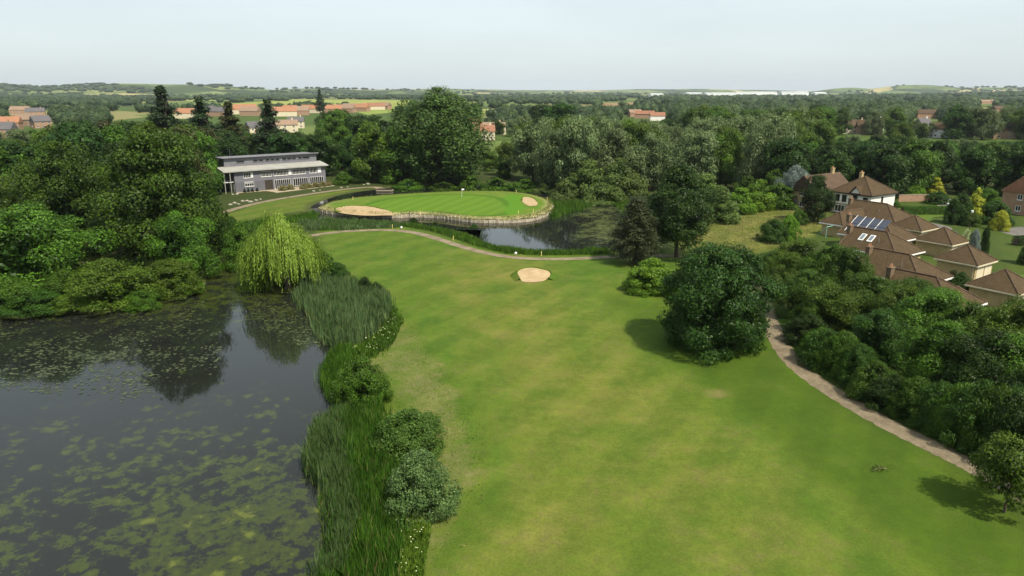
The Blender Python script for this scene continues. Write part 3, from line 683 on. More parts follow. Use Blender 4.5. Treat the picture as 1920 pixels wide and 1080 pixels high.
# --- belts of trees: look-alikes sharing a label and a group
def skyline(tab): xs_, ys_ = zip(*tab); return lambda q: float(np.interp(q, xs_, ys_))
CAPS = [(-10, 90, 520, 238), (470, 565, 480, 246), (862, 948, 450, 262), (1575, 1650, 460, 252), (1740, 1835, 420, 258), (1868, 1925, 420, 262), (1180, 1260, 620, 222), (215, 480, 900, 205), (1712, 1750, 500, 224)]
SKYCOL = np.full(2600, 1e9)
def belt(px0, px1, D0, D1, spacing, sky_, hr, wr, label, group, kinds, avoid=()):
    pts = []; cand = []; tries = 0; r = random.Random(int(px0 * 3 + D0))
    while tries < 7000:
        tries += 1; D = math.sqrt(r.uniform(D0 * D0, D1 * D1)); px = r.uniform(px0, px1); x, y = at(px, D)
        if any((x - a) ** 2 + (y - b_) ** 2 < spacing ** 2 for a, b_ in pts): continue
        if any(math.hypot(x - a, y - b_) < w * .55 + 1.5 for a, b_, w in PLANTED): continue
        if any(q(x, y) for q in avoid): continue
        h = r.uniform(*hr); hs = height_for(sky_(px) + r.uniform(0, 9), D); h = min(h, hs)
        for a, b_, dh, yv in CAPS:
            if a - 32 < px < b_ + 32 and D < dh: h = min(h, height_for(yv + r.uniform(0, 8), D))
        if h < 3.5: continue
        k, mt = kinds[r.randrange(len(kinds))]; pts.append((x, y)); cand.append((D, px, x, y, h, max(h * r.uniform(*wr), 5), k, mt))
    for D, px, x, y, h, wid, k, mt in sorted(cand, key=lambda c: c[0]):
        # leave out a tree that nearer crowns hide from top to foot
        hwp = wid / 2 * FPX / D; cols = np.arange(int(px - hwp * .8), int(px + hwp * .8) + 1).clip(-300, 2299) + 300
        u = (cols - 300 - px) / hwp; ztop = h * (.55 + .45 * np.sqrt(np.clip(1 - u * u, 0, 1)))
        ypx = 540 - FPX * np.tan(PITCH - np.arctan((CAMH - ztop) / D))
        if (ypx < SKYCOL[cols] - 5).mean() < .12: continue
        SKYCOL[cols] = np.minimum(SKYCOL[cols], ypx)
        nm = {'willow': 'willow_tree', 'bush': 'tall_bush', 'giant': 'redwood_tree'}.get(k)
        plant(k, x, y, h, wid, label[(k, mt.name)] if isinstance(label, dict) else label, 'tree', group, mt, name=nm)
    return len(pts)
club_zone = lambda x, y: sdf([(x, y)], CLUBZ)[0] < 3.5
CLUBZ = np.array([g(380, 420), g(380, 385), (-84, 212), (-72, 228), (-52, 232), (-48, 214), g(720, 352), g(720, 364), g(600, 400), g(520, 420)])
pond_zone = lambda x, y: (sdf([(x, y)], MOAT)[0] < 3) or (sdf([(x, y)], LAKE)[0] < 3)
def kinds_label(txt, kinds):
    adj = {'leaf_mid': 'mid green', 'leaf_dark': 'dark green', 'leaf_olive': 'olive green', 'leaf_brownish': 'brownish', 'leaf_greygreen': 'grey green', 'leaf_bright': 'light green', 'leaf_silver': 'silvery', 'needle_dark': 'very dark', 'leaf_oak': 'deep green'}
    kn = {'willow': 'willow', 'bush': 'bushy tree', 'broad': 'broadleaf tree', 'near': 'tree', 'giant': 'conifer'}
    return {(k, m.name): '%s %s %s' % (adj[m.name], kn[k], txt) for k, m in kinds}
K1 = [('broad', F_DARK), ('broad', F_MID), ('broad', F_DARK), ('broad', F_OAK), ('broad', F_PURPLE), ('broad', F_OLIVE)]
belt(-90, 560, 136, 270, 10.5, skyline([(-90, 235), (0, 262), (60, 252), (105, 218), (150, 202), (240, 203), (300, 228), (400, 236), (480, 252), (560, 242)]), (12, 21), (.62, .85),
     kinds_label('in the wood left of and behind the grey clubhouse', K1), 'trees of the wood by the clubhouse', K1, (club_zone, pond_zone, lambda x, y: x < -150 and y > 245, lambda x, y: 395 < 960 + x / y * FPX < 740 and y < 226))
K2 = [('broad', F_DARK), ('broad', F_MID), ('broad', F_OAK), ('broad', F_OLIVE)]
belt(560, 950, 218, 330, 9.5, skyline([(560, 232), (590, 198), (640, 196), (660, 212), (720, 215), (760, 235), (880, 255), (950, 300)]), (13, 23), (.6, .8),
     kinds_label('in the wood around the tall poplar', K2), 'trees of the wood round the poplar', K2, (club_zone, pond_zone))
K3 = [('willow', F_GREY), ('willow', F_GREY), ('willow', F_GREY), ('willow', F_OLIVE)]
belt(945, 1480, 196, 300, 9.5, skyline([(930, 226), (960, 213), (1060, 216), (1130, 213), (1200, 228), (1260, 228), (1330, 216), (1480, 205)]), (16, 23), (.55, .75),
     kinds_label('in the willow belt behind the pond', K3), 'willows behind the pond', K3, (pond_zone,))
K5 = [('broad', F_DARK), ('broad', F_MID), ('broad', F_DARK), ('broad', F_OAK)]
belt(1460, 2000, 188, 300, 10.5, skyline([(1460, 250), (1520, 268), (1600, 262), (1700, 255), (1800, 266), (1920, 252), (2000, 250)]), (10, 18), (.7, .95),
     kinds_label('in the dark wood behind the white house', K5), 'trees of the wood behind the houses', K5)
K4 = [('broad', F_MID), ('willow', F_GREY), ('broad', F_DARK), ('broad', F_OLIVE), ('willow', F_GREY)]
belt(1255, 2000, 300, 470, 13, lambda q: 187, (14, 20), (.65, .85), kinds_label('in the wood between the willows and the far houses', K4), 'trees of the far right wood', K4)
K6 = [('broad', F_DARK), ('broad', F_MID), ('willow', F_GREY)]
belt(870, 1260, 320, 470, 17, lambda q: 216, (9, 14), (.7, .95), kinds_label('among the fields beyond the willow belt', K6), 'trees by the far fields', K6)
belt(-60, 560, 300, 480, 17, lambda q: 222, (9, 14), (.7, .95), kinds_label('among the houses beyond the clubhouse wood', K6), 'trees by the far houses', K6)
PT('broad', 1050, 430, 193, 75, 'dark rounded tree standing over the willow belt', mat=F_DARK)
PT('broad', 1012, 440, 197, 50, 'dark tree left of the rounded one over the willows', mat=F_DARK)
PT('giant', 600, 900, 166, 18, 'lone dark tree on the far fields skyline', mat=F_DARK)
# light bushes round the pond
for px, D, yt, w, mt in ((1062, 186, 325, 70, F_OLIVE), (1105, 190, 300, 90, F_BRIGHT), (1160, 188, 297, 100, F_OLIVE), (1130, 182, 330, 90, F_MID), (1190, 186, 325, 70, F_MID), (1020, 200, 335, 50, F_MID)):
    SH('bush', px, D, yt, w, 'tall light bushy sallow on the far side of the pond', 'sallows beyond the pond', foliage('leaf_sallow', (.05, .085, .016), (.125, .175, .036), var=.2) if 'leaf_sallow' not in MATS else MATS['leaf_sallow'], name='sallow_bush')
for px, D, yt, w in ((1275, 165, 312, 80), (1330, 160, 325, 90), (1360, 152, 350, 70), (1300, 150, 350, 80)):
    SH('bush', px, D, yt, w, 'pale green willow bush behind the dark pondside oak', 'willow bushes behind the oak', MATS['leaf_sallow'], name='willow_bush')
for px, D, yt, w in ((1395, 163, 352, 60), (1430, 168, 338, 75), (1470, 170, 345, 80), (1500, 172, 350, 50), (1410, 180, 330, 60), (1460, 182, 318, 70)):
    SH('bush', px, D, yt, w, 'dense laurel bush bordering the rough meadow', 'laurels bordering the meadow', F_BRIGHT if px in (1395, 1430) else F_MID, name='laurel_bush')
for px, D, yt, w in ((885, 200, 318, 60), (930, 203, 322, 60), (965, 200, 330, 40), (985, 205, 325, 60), (760, 208, 325, 70), (660, 222, 312, 70), (640, 216, 322, 40), (830, 206, 330, 60)):
    SH('bush', px, D, yt, w, 'dark green shrub along the wood edge behind the island green', 'shrubs behind the island green', F_MID, name='edge_shrub')
for px, D in ((812, 150), (887, 147), (1008, 149), (655, 153), (770, 150.5)):
    SH('shrub', px, D, 404, 22, 'small dark shrub growing against the island timber wall', 'shrubs at the island wall', F_DARK, name='wall_shrub')
# meadow / garden shrubs
SH('shrub', 1462, 130.1, 412, 60, 'dark rounded shrub at the meadow edge', mat=F_DARK)
SH('shrub', 1492, 131.6, 403, 42, 'yellow green shrub beside the dark meadow shrub', mat=F_BRIGHT)
SH('shrub', 1510, 149.4, 393, 36, 'light clipped bush behind the yellow green shrub', mat=F_MID)
SH('near', 1497, 172, 312, 52, 'blue grey eucalyptus shrub before the wood', mat=F_BLUE)
PT('near', 1540, 152, 330, 62, 'dark garden tree left of the white house', mat=F_DARK)
PT('broad', 1560, 215, 280, 62, 'yellow green maple behind the white house', mat=F_BRIGHT)
PT('conifer', 1768, 186.8, 332, 34, 'small golden tree in the garden beyond the hedge', mat=F_GOLD)
PT('near', 1813, 203.6, 327, 34, 'small cream variegated tree in the far garden', mat=F_PALE, var=0)
PT('near', 1838, 203.6, 322, 52, 'larger cream variegated tree in the far garden', mat=F_PALE, var=1)
PT('conifer', 1846, 150.7, 352, 36, 'golden conifer towering beside the road', mat=F_GOLD, name='golden_conifer')
SH('shrub', 1816, 149.4, 362, 56, 'big dark rounded shrub beside the golden conifer', mat=F_DARK)
SH('shrub', 1842, 146.9, 395, 40, 'olive shrub at the foot of the golden conifer', mat=F_OLIVE)
SH('shrub', 1898, 142.2, 394, 34, 'bright yellow shrub at the road edge', mat=F_GOLD)
SH('shrub', 1885, 149.4, 376, 60, 'dark shrub behind the bright yellow shrub', mat=F_DARK)
SH('shrub', 1730, 184.9, 348, 46, 'light green dome shaped shrub on the far lawn', mat=F_BRIGHT)
SH('shrub', 1775, 177.6, 358, 50, 'dark green shrub below the small golden tree', mat=F_DARK)
SH('shrub', 1868, 170.9, 352, 50, 'mid green shrub by the orange brick house', mat=F_MID)
SH('shrub', 1690, 172.5, 374, 30, 'small shrub by the white house corner', mat=F_MID)
for px, D, yt, w, lab, mt in ((1790, 120.5, 434, 24, 'low lavender bush in the drive bed', F_BLUE), (1812, 120, 431, 24, 'low pale flowering bush in the drive bed', F_PALE), (1828, 119, 431, 24, 'low grey bush in the drive bed', F_BLUE), (1848, 119.5, 426, 18, 'dark upright shrub in the drive bed', F_DARK),
                              (1790, 98, 506, 36, 'dark red leaved shrub between garage and bungalow', F_PURPLE), (1805, 94, 512, 50, 'green shrub between two garages', F_DARK), (1935, 112, 440, 40, 'dark hedge shrub by the drive', F_DARK)):
    SH('shrub', px, D, yt, w, lab, mat=mt)

# row along the footpath: trees between path and houses
row = [(1460, 108, 456, 70, F_MID), (1500, 101, 448, 90, F_OLIVE), (1552, 95, 456, 90, F_MID), (1470, 92, 484, 66, F_OLIVE), (1512, 84, 506, 100, F_MID), (1585, 88, 466, 90, F_MID), (1560, 78, 531, 110, F_OLIVE), (1625, 79, 526, 110, F_MID),
       (1690, 74, 531, 120, F_OLIVE), (1705, 80, 526, 100, F_MID), (1765, 77, 538, 110, F_OLIVE), (1650, 84, 514, 90, F_OLIVE), (1650, 68, 576, 120, F_DARK), (1745, 70, 546, 120, F_MID), (1800, 66, 561, 120, F_MID), (1755, 60.5, 586, 130, F_MID), (1850, 63, 576, 130, F_OLIVE), (1905, 62, 558, 140, F_OLIVE), (1850, 56, 626, 150, F_DARK), (1920, 55, 626, 170, F_MID), (1985, 58, 571, 150, F_MID),
       (1905, 49.5, 726, 130, F_DARK), (2000, 50, 666, 200, F_OLIVE), (1430, 100, 486, 40, F_MID)]
RL = {F_MID.name: 'mid green tree in the dense row along the footpath', F_OLIVE.name: 'olive tinted tree in the dense row along the footpath', F_DARK.name: 'dark green tree in the dense row along the footpath'}
for px, D, yt, w, mt in row: PT('near', px, D, yt + random.choice((-12, -4, 0, 6, 14)), w * random.uniform(.85, 1.1), RL[mt.name], group='trees along the footpath', mat=mt)
for px, D, yt, w in ((1480, 83, 600, 50), (1530, 74, 640, 60), (1590, 68, 680, 60), (1650, 62.5, 715, 70), (1720, 58.5, 745, 80), (1790, 54, 770, 90), (1845, 51, 800, 70)):
    SH('shrub', px, D, yt, w, 'dark low shrub at the foot of the footpath trees', 'shrubs under the footpath trees', F_DARK)
_pc = smooth_open(np.array([g(*q) for q in [(1452, 625), (1478, 668), (1518, 706), (1585, 752), (1660, 797), (1740, 838), (1800, 868), (1850, 895), (1960, 960)]]), 17)
for k in range(16):
    d_ = _pc[k + 1] - _pc[k]; d_ = d_ / np.linalg.norm(d_); nrm = np.array([-d_[1], d_[0]])
    q = _pc[k] + nrm * random.uniform(2.9, 3.8)
    plant('shrub', q[0], q[1], random.uniform(3.2, 6.0), random.uniform(4.2, 5.6), 'dark bush crowding the far edge of the footpath', 'shrub', 'bushes crowding the footpath', F_DARK if k % 2 else F_MID, name='path_bush', parts=('stem', 'foliage'))
PT('young', 1898, 41.5, 826, 135, 'small pale stemmed tree at the end of the footpath', mat=F_OLIVE, rz=2)
PT('near', 2070, 43, 740, 220, 'dark tree beyond the end of the footpath', mat=F_DARK)

# ------------------------------------------------------------------ reeds, verge, lily pads, far woods
def blades(name, V, n, hmin, hmax, wd, mat, lean=.16, exclude=None, zoff=0.0, zfun=None):
    x0, y0 = V.min(0); x1, y1 = V.max(0); P = np.zeros((0, 2))
    while len(P) < n:
        q = rng.uniform((x0, y0), (x1, y1), (n * 3, 2)); q = q[sdf(q, V) < rng.normal(0, .38, len(q))]; P = np.concatenate([P, q])
    P = P[:n]; z = (np.maximum(ground_z(P[:, 0], P[:, 1]), WATER_Z) if zfun is None else zfun(P[:, 0], P[:, 1])) - .1 + zoff
    pat = .5 + .5 * np.sin(P[:, 0] * .9 + 2 * np.sin(P[:, 1] * .5)) * np.sin(P[:, 1] * .8)
    pat2 = .5 + .5 * np.sin(P[:, 0] * 2.3 + 1.7 * np.sin(P[:, 1] * 1.9)) * np.sin(P[:, 1] * 2.1 + P[:, 0] * .6); h = rng.uniform(hmin, hmax, n) * (.55 + .32 * pat + .25 * pat2); a = rng.uniform(0, 2 * pi, n); ln = np.abs(rng.normal(0, lean, n)) * h; la = rng.uniform(0, 2 * pi, n)
    w = wd * rng.uniform(.6, 1.4, n)
    B = np.column_stack([P, z]); S = np.stack([np.cos(a), np.sin(a), np.zeros(n)], 1) * w[:, None] / 2
    L = np.stack([np.cos(la), np.sin(la), np.zeros(n)], 1)
    M = B + L * (ln * .3)[:, None] + np.array([0, 0, 1]) * (h * .6)[:, None]; Tp = B + L * ln[:, None] + np.array([0, 0, 1]) * h[:, None]
    Vv = np.stack([B - S, B + S, M + S * .9, Tp, M - S * .9], 1).reshape(-1, 3)
    me = raw_mesh(name, Vv, np.arange(5 * n), np.full(n, 5), mat, {'tint': ('FACE', np.clip(.22 * pat + .22 * pat2 + .65 * rng.random(n) ** 1.4 - .05, 0, 1))})
    return tag(link(name, me), kind='stuff')
REED_BED = poly([(552, 553), (566, 572), (590, 600), (606, 640), (640, 655), (690, 640), (715, 610), (735, 590), (725, 560), (690, 540), (640, 530), (590, 530)])
o = blades('reed_bed', REED_BED, 13000, 1.3, 2.4, .085, F_REED); tag(o, 'blue green reed bed filling the bend of the lake shore', 'reeds')
BANK_R = poly([(632, 768), (590, 818), (584, 865), (618, 915), (630, 1000), (598, 1090), (560, 1300), (700, 1300), (745, 1090), (755, 1000), (740, 900), (725, 800), (700, 765)])
o = blades('bank_reeds', BANK_R, 24000, 1.0, 2.1, .05, F_REEDG); tag(o, 'tall bright green reeds along the near lake bank', 'reeds')
o = blades('bank_reeds', poly([(590, 805), (578, 865), (620, 920), (634, 1000), (596, 1100), (640, 1100), (668, 1000), (652, 910), (640, 850), (640, 780)]), 9000, 1.2, 2.2, .06, F_REED); tag(o, 'blue green reeds at the water line of the near bank', 'reeds')
o = blades('bank_reeds', poly([(606, 715), (612, 672), (640, 655), (660, 670), (640, 720), (640, 760)]), 3500, 1.0, 1.8, .06, F_REEDG); tag(o, 'patch of green sedge beside the dark bank shrub', 'reeds')
o = blades('dead_reeds', BANK_R, 2200, .9, 2.0, .05, F_STRAW); tag(o, 'dead straw stems among the near bank reeds', 'reeds')
o = blades('dead_reeds', REED_BED, 900, 1.2, 2.3, .07, F_STRAW); tag(o, 'dead straw stems among the reed bed', 'reeds')
o = blades('straw_fringe', poly([(580, 858), (622, 918), (632, 1000), (640, 1000), (634, 915), (600, 862), (592, 850)]), 1500, .3, .8, .05, F_STRAW); tag(o, 'dry straw coloured stems at the foot of the reeds', 'reeds')
o = blades('pond_reeds', poly([(605, 432), (700, 426), (760, 426), (810, 434), (850, 447), (900, 463), (950, 475), (1010, 478), (1142, 476), (1150, 466), (1060, 472), (985, 470), (925, 463), (885, 447), (840, 434), (770, 424), (690, 419), (600, 416)]), 14000, .6, 1.25, .09, F_REEDG); tag(o, 'green reed fringe between golf path and pond', 'reeds')
o = blades('pond_reeds', poly([(560, 418), (620, 414), (700, 419), (770, 424), (740, 428), (640, 432), (580, 432)]), 5000, .8, 1.5, .11, F_REED); tag(o, 'blue green sedge at the narrow end of the pond', 'reeds')
o = blades('pond_reeds', poly([(1032, 380), (1060, 374), (1120, 380), (1090, 392), (1052, 402), (1036, 410), (1028, 400)]), 2500, .8, 1.7, .13, F_REEDG); tag(o, 'thin green reeds in the water off the island end', 'reeds')
o = blades('pond_reeds', poly([(1120, 372), (1185, 374), (1190, 400), (1180, 440), (1172, 420), (1168, 390)]), 2500, .8, 1.6, .13, F_REEDG); tag(o, 'reeds on the far bank of the pond', 'reeds')
o = blades('moat_sedge', poly([(430, 432), (500, 408), (560, 402), (590, 394), (596, 408), (520, 424), (470, 440)]), 5000, .5, 1.2, .12, F_REEDG); tag(o, 'rough sedge in the ditch left of the island', 'reeds')
VERGE = poly([(735, 575), (748, 600), (740, 640), (700, 670), (660, 690), (640, 690), (680, 650), (715, 620), (725, 590)])
o = blades('verge_weeds', VERGE, 6500, .35, .95, .08, F_REEDG, .4); tag(o, 'bright weeds edging the reed bed', 'weeds')
VERGE2 = poly([(755, 985), (800, 985), (790, 1100), (730, 1100), (745, 1050)])
o = blades('verge_weeds', VERGE2, 5000, .3, .9, .07, foliage('weed_bright', (.07, .14, .012), (.17, .26, .03), var=0), .4); tag(o, 'bright weeds below the silvery shrub', 'weeds')
o = blades('rough_grass', ROUGHL, 4500, .10, .28, .05, F_STRAW, .8); tag(o, 'dry straw tufts in the rough along the bank', 'grass')
o = blades('rough_grass', ROUGHL, 5500, .10, .26, .05, F_REEDG, .7); tag(o, 'green tufts in the rough along the bank', 'grass')
o = blades('meadow_grass', MEADOW, 6000, .15, .4, .06, F_STRAW, .5); tag(o, 'tall straw coloured grass in the meadow', 'grass')
o = blades('meadow_grass', MEADOW, 9000, .15, .45, .07, foliage('meadow_green', (.09, .12, .02), (.20, .22, .05), var=0), .5); tag(o, 'tall green grass in the meadow', 'grass')
def ring(a, b_): return np.concatenate([ISC + (ISLE - ISC) * a, (ISC + (ISLE - ISC) * b_)[:1], (ISC + (ISLE - ISC) * b_)[::-1]])
o = blades('island_edge_grass', ring(1.004, .965), 9000, .2, .5, .07, MATS['meadow_green'], .6, zfun=isle_z); tag(o, 'ragged grass overhanging the island wall', 'grass')
o = blades('island_foot_reeds', ring(1.035, 1.012)[:120], 1500, .4, 1.0, .08, F_REEDG, .3, zfun=lambda x, y: x * 0 + WATER_Z); tag(o, 'sparse reeds at the foot of the island wall', 'reeds')
def flowers(name, V, n, zz, size, label):
    x0, y0 = V.min(0); x1, y1 = V.max(0); q = rng.uniform((x0, y0), (x1, y1), (n * 5, 2)); q = q[sdf(q, V) < 0][:n]
    z = ground_z(q[:, 0], q[:, 1]) + zz * rng.uniform(.7, 1.2, len(q)); P = np.column_stack([q, z])
    me = leaf_mesh(name, P, np.array([[0, 0, 1.]]) + rng.normal(0, .25, (len(P), 3)), size * rng.uniform(.6, 1.5, len(P)), .9, rng.random(len(P)), F_FLOWER)
    tag(link(name, me), label, 'flowers', kind='stuff')
flowers('white_flowers', VERGE, 90, .85, .11, 'white flower heads among the weeds by the reed bed')
flowers('white_flowers', VERGE2, 45, .8, .09, 'white flower heads below the silvery shrub')

def lily(name, V, n, rmin, rmax, label, mat, cl=60):
    cs = []; x0, y0 = V.min(0); x1, y1 = V.max(0)
    cq = rng.uniform((x0, y0), (x1, y1), (cl * 6, 2)); cq = cq[sdf(cq, V) < -.2][:cl]
    q = cq[rng.integers(0, len(cq), n * 2)] + rng.normal(0, 1.1, (n * 2, 2)) * rng.uniform(.3, 1.6, (n * 2, 1)); q = q[(sdf(q, V) < -.1) & (sdf(q, LAKE) < -.3)][:n]; n = len(q)
    r_ = rmin + (rmax - rmin) * rng.random(n) ** 2.2; K = 7; a = np.linspace(.25, 2 * pi - .25, K)[None] + rng.uniform(0, 6.28, n)[:, None]
    ring = np.stack([q[:, :1] + r_[:, None] * np.cos(a), q[:, 1:] + r_[:, None] * np.sin(a), np.full((n, K), WATER_Z + .012) + rng.uniform(0, .02, (n, 1))], 2)
    ctr = np.stack([q[:, 0], q[:, 1], np.full(n, WATER_Z + .01)], 1)[:, None]
    Vv = np.concatenate([ctr, ring], 1).reshape(-1, 3)
    me = raw_mesh(name, Vv, np.arange(n * (K + 1)), np.full(n, K + 1), mat, {'tint': ('FACE', rng.random(n))})
    tag(link(name, me), label, 'water plants', kind='stuff')
F_LILY = foliage('lily_pad', (.024, .034, .009), (.075, .092, .032), rough=.35, trans=0, var=0, spec=.5)
lily('lily_pads', poly([(-200, 600), (100, 596), (380, 565), (420, 600), (410, 700), (250, 760), (100, 740), (-200, 720)], WATER_Z), 4200, .05, .24, 'lily pads floating below the overhanging trees', F_LILY, 130)
lily('lily_pads', poly([(470, 552), (560, 570), (600, 620), (600, 655), (520, 640), (470, 600)], WATER_Z), 1100, .05, .22, 'lily pads floating off the reed bed', F_LILY, 60)

# far woodland beyond the single trees: one mass
def ico():
    import bmesh
    bm = bmesh.new(); bmesh.ops.create_icosphere(bm, subdivisions=2, radius=1); v = np.array([q.co[:] for q in bm.verts]); f = np.array([[w.index for w in q.verts] for q in bm.faces]); bm.free(); return v, f
IV, IF = ico()
def far_wood(name, pts, hs, ws, nleaf, leaf, mat, label):
    n = len(pts); k = len(IV); r = rng
    ctr = np.column_stack([pts, hs * .5 + (terrain_z(pts[:, 0], pts[:, 1]))])
    jit = 1 + r.normal(0, .13, (n, k)); V = ctr[:, None] + IV[None] * jit[..., None] * np.stack([ws / 2, ws / 2, hs * .52], 1)[:, None] * .92
    F = (IF[None] + (np.arange(n) * k)[:, None, None]).reshape(-1)
    d = r.normal(size=(n, nleaf, 3)); d[..., 2] = np.abs(d[..., 2]) * 1.1 - .25; d /= np.linalg.norm(d, axis=2)[..., None]
    C = (ctr[:, None] + d * np.stack([ws / 2, ws / 2, hs * .52], 1)[:, None] * r.uniform(.9, 1.18, (n, nleaf, 1))).reshape(-1, 3)
    N = (d + r.normal(0, .45, d.shape)).reshape(-1, 3); N /= np.linalg.norm(N, axis=1)[:, None]; m = len(C)
    A = r.normal(size=(m, 3)); T = np.cross(N, A); T /= np.linalg.norm(T, axis=1)[:, None]; B = np.cross(N, T); S = (leaf * r.uniform(.6, 1.4, m))[:, None]
    L = np.stack([C - T * S * .5, C + B * S * .35, C + T * S * .5, C - B * S * .35], 1).reshape(-1, 3)
    tt = r.random(n); tint = np.concatenate([np.repeat(tt * .5, len(IF)) + .3 * r.random(n * len(IF)), np.clip(np.repeat(tt * .5, nleaf) + .5 * r.random(m), 0, 1)])
    me = raw_mesh(name, np.concatenate([V.reshape(-1, 3), L]), np.concatenate([F, n * k + np.arange(4 * m)]), np.concatenate([np.full(n * len(IF), 3), np.full(m, 4)]), mat, {'tint': ('FACE', tint)})
    tag(link(name, me), label, 'woodland', kind='stuff')
# hills: (x, y, height, rx, ry)
HILLS = [(-3600, 4300, 64, 1500, 900), (-2300, 4600, 72, 900, 800), (-1400, 5200, 42, 900, 700), (-700, 6200, 40, 1000, 700), (350, 8000, 34, 1300, 800), (1900, 8200, 46, 1700, 900), (2900, 6200, 52, 300, 420),
         (3380, 6000, 78, 420, 600), (4100, 6100, 58, 800, 600), (5600, 6400, 62, 1300, 700), (-900, 8500, 50, 1500, 800), (2300, 2350, 26, 750, 420)]
def terrain_z(x, y):
    z = np.zeros(np.shape(x))
    for a, b_, h, rx, ry in HILLS: z = np.maximum(z, h * np.exp(-((x - a) / rx) ** 2 - ((y - b_) / ry) ** 2) * (1 + .05 * np.sin(x * .009 + y * .004)))
    return np.where(z < .6, 0, z)
def build_hills():
    xs = np.linspace(-7500, 8500, 330); ys = np.concatenate([np.linspace(1500, 5000, 60), np.linspace(5100, 10000, 50)]); X, Y = np.meshgrid(xs, ys); x, y = X.ravel(), Y.ravel()
    z = np.zeros(len(x))
    for a, b_, h, rx, ry in HILLS: z = np.maximum(z, h * np.exp(-((x - a) / rx) ** 2 - ((y - b_) / ry) ** 2) * (1 + .05 * np.sin(x * .009 + y * .004)))
    z -= .8
    nx = len(xs); i = np.arange((nx - 1) * (len(ys) - 1)); a = (i // (nx - 1)) * nx + i % (nx - 1)
    b = NB('hill_fields'); p = b.pos(); mp_ = b.n('Mapping'); b.l(p, mp_.inputs[0]); mp_.inputs['Scale'].default_value = (1, .7, 0); mp_.inputs['Rotation'].default_value = (0, 0, .5)
    v = b.n('TexVoronoi', Scale=.0036, Randomness=.9); b.l(mp_.outputs[0], v.inputs['Vector'])
    fr = b.n('ValToRGB'); b.l(v.outputs['Color'], fr.inputs[0]); fr.color_ramp.interpolation = 'CONSTANT'; e = fr.color_ramp.elements
    e[0].color = (.045, .07, .02, 1); e[1].position = .33; e[1].color = (.11, .155, .045, 1)
    for ps, cl in ((.45, (.34, .29, .13)), (.55, (.035, .055, .018)), (.7, (.16, .19, .06)), (.82, (.05, .075, .02))): q = e.new(ps); q.color = (*cl, 1)
    n1 = b.noise(p, .012, 4, .6)
    b.principled(b.mix(b.ramp(n1, .5, .62, 0, .75), fr.outputs[0], (.025, .042, .014)), .95, .05)
    me = raw_mesh('hills', np.column_stack([x, y, z]), np.stack([a, a + 1, a + nx + 1, a + nx], 1).ravel(), np.full(len(a), 4), b.m)
    me.polygons.foreach_set('use_smooth', np.ones(len(me.polygons), bool)); tag(link('hills', me), kind='structure')
build_hills()
FIELDS = [([(385, 197), (560, 186), (770, 188), (770, 200), (560, 203), (420, 212)], (.22, .245, .06)), ([(640, 203), (770, 196), (772, 207), (690, 216)], (.17, .21, .045)), ([(868, 207), (1000, 200), (1006, 209), (935, 217), (868, 216)], (.26, .27, .085)),
          ([(1072, 202), (1262, 199), (1262, 206), (1110, 209)], (.31, .31, .10)), ([(1225, 207), (1255, 207), (1255, 216), (1228, 216)], (.36, .28, .13)), ([(1120, 194), (1190, 192), (1185, 197), (1125, 198)], (.22, .15, .08)), ([(340, 183), (470, 181), (480, 187), (350, 190)], (.24, .27, .09)), ([(1095, 207), (1166, 209), (1165, 218), (1100, 215)], (.16, .20, .05))]
FPOLY = []
for k, (pts, col) in enumerate(FIELDS):
    V = poly(pts); FPOLY.append(V)
    b = NB('field_crop'); p = b.pos(); b.principled(b.mix(b.ramp(b.noise(p, .02, 4, .6), .35, .65), tuple(c_ * .8 for c_ in col), tuple(c_ * 1.1 for c_ in col)), .95, .05)
    tag(MB().prism([tuple(q) for q in V], -.2, .12 + .05 * k).obj('field', b.m), kind='structure')
HOUSE_XY = []   # filled below by the far houses; kept clear of far trees
FAR_HOUSES = []
def scatter_far(D0, D1, spacing, dens, hr):
    out = []; r = rng
    n = int((D1 ** 2 - D0 ** 2) * .80 / spacing ** 2)
    D = np.sqrt(r.uniform(D0 ** 2, D1 ** 2, n)); px = r.uniform(-60, 1980, n); x = (px - 960) / FPX * D * .99; P = np.column_stack([x, D])
    f = np.sin(x * .011 + 1.3 * np.sin(D * .004)) + np.sin(D * .017 + x * .005) + .8 * np.sin(x * .031 - D * .023) + r.normal(0, .45, n)
    keep = f > dens
    right = (px > 1230) & (D < 1100); keep |= right & (r.random(n) < .9)
    for V in FPOLY: keep &= sdf(P, V) > 3
    for a, b_, dh, yv in CAPS: keep &= ~((px > a) & (px < b_) & (D < dh + 45))
    for hx, hy in HOUSE_XY: keep &= ~((np.abs(x - hx * D / hy) < 16) & (D < hy + 14))
    P = P[keep]; h = r.uniform(*hr, len(P))
    pp = px[keep]; h = np.where(pp > 1230, h * 1.25, h)
    return P, h

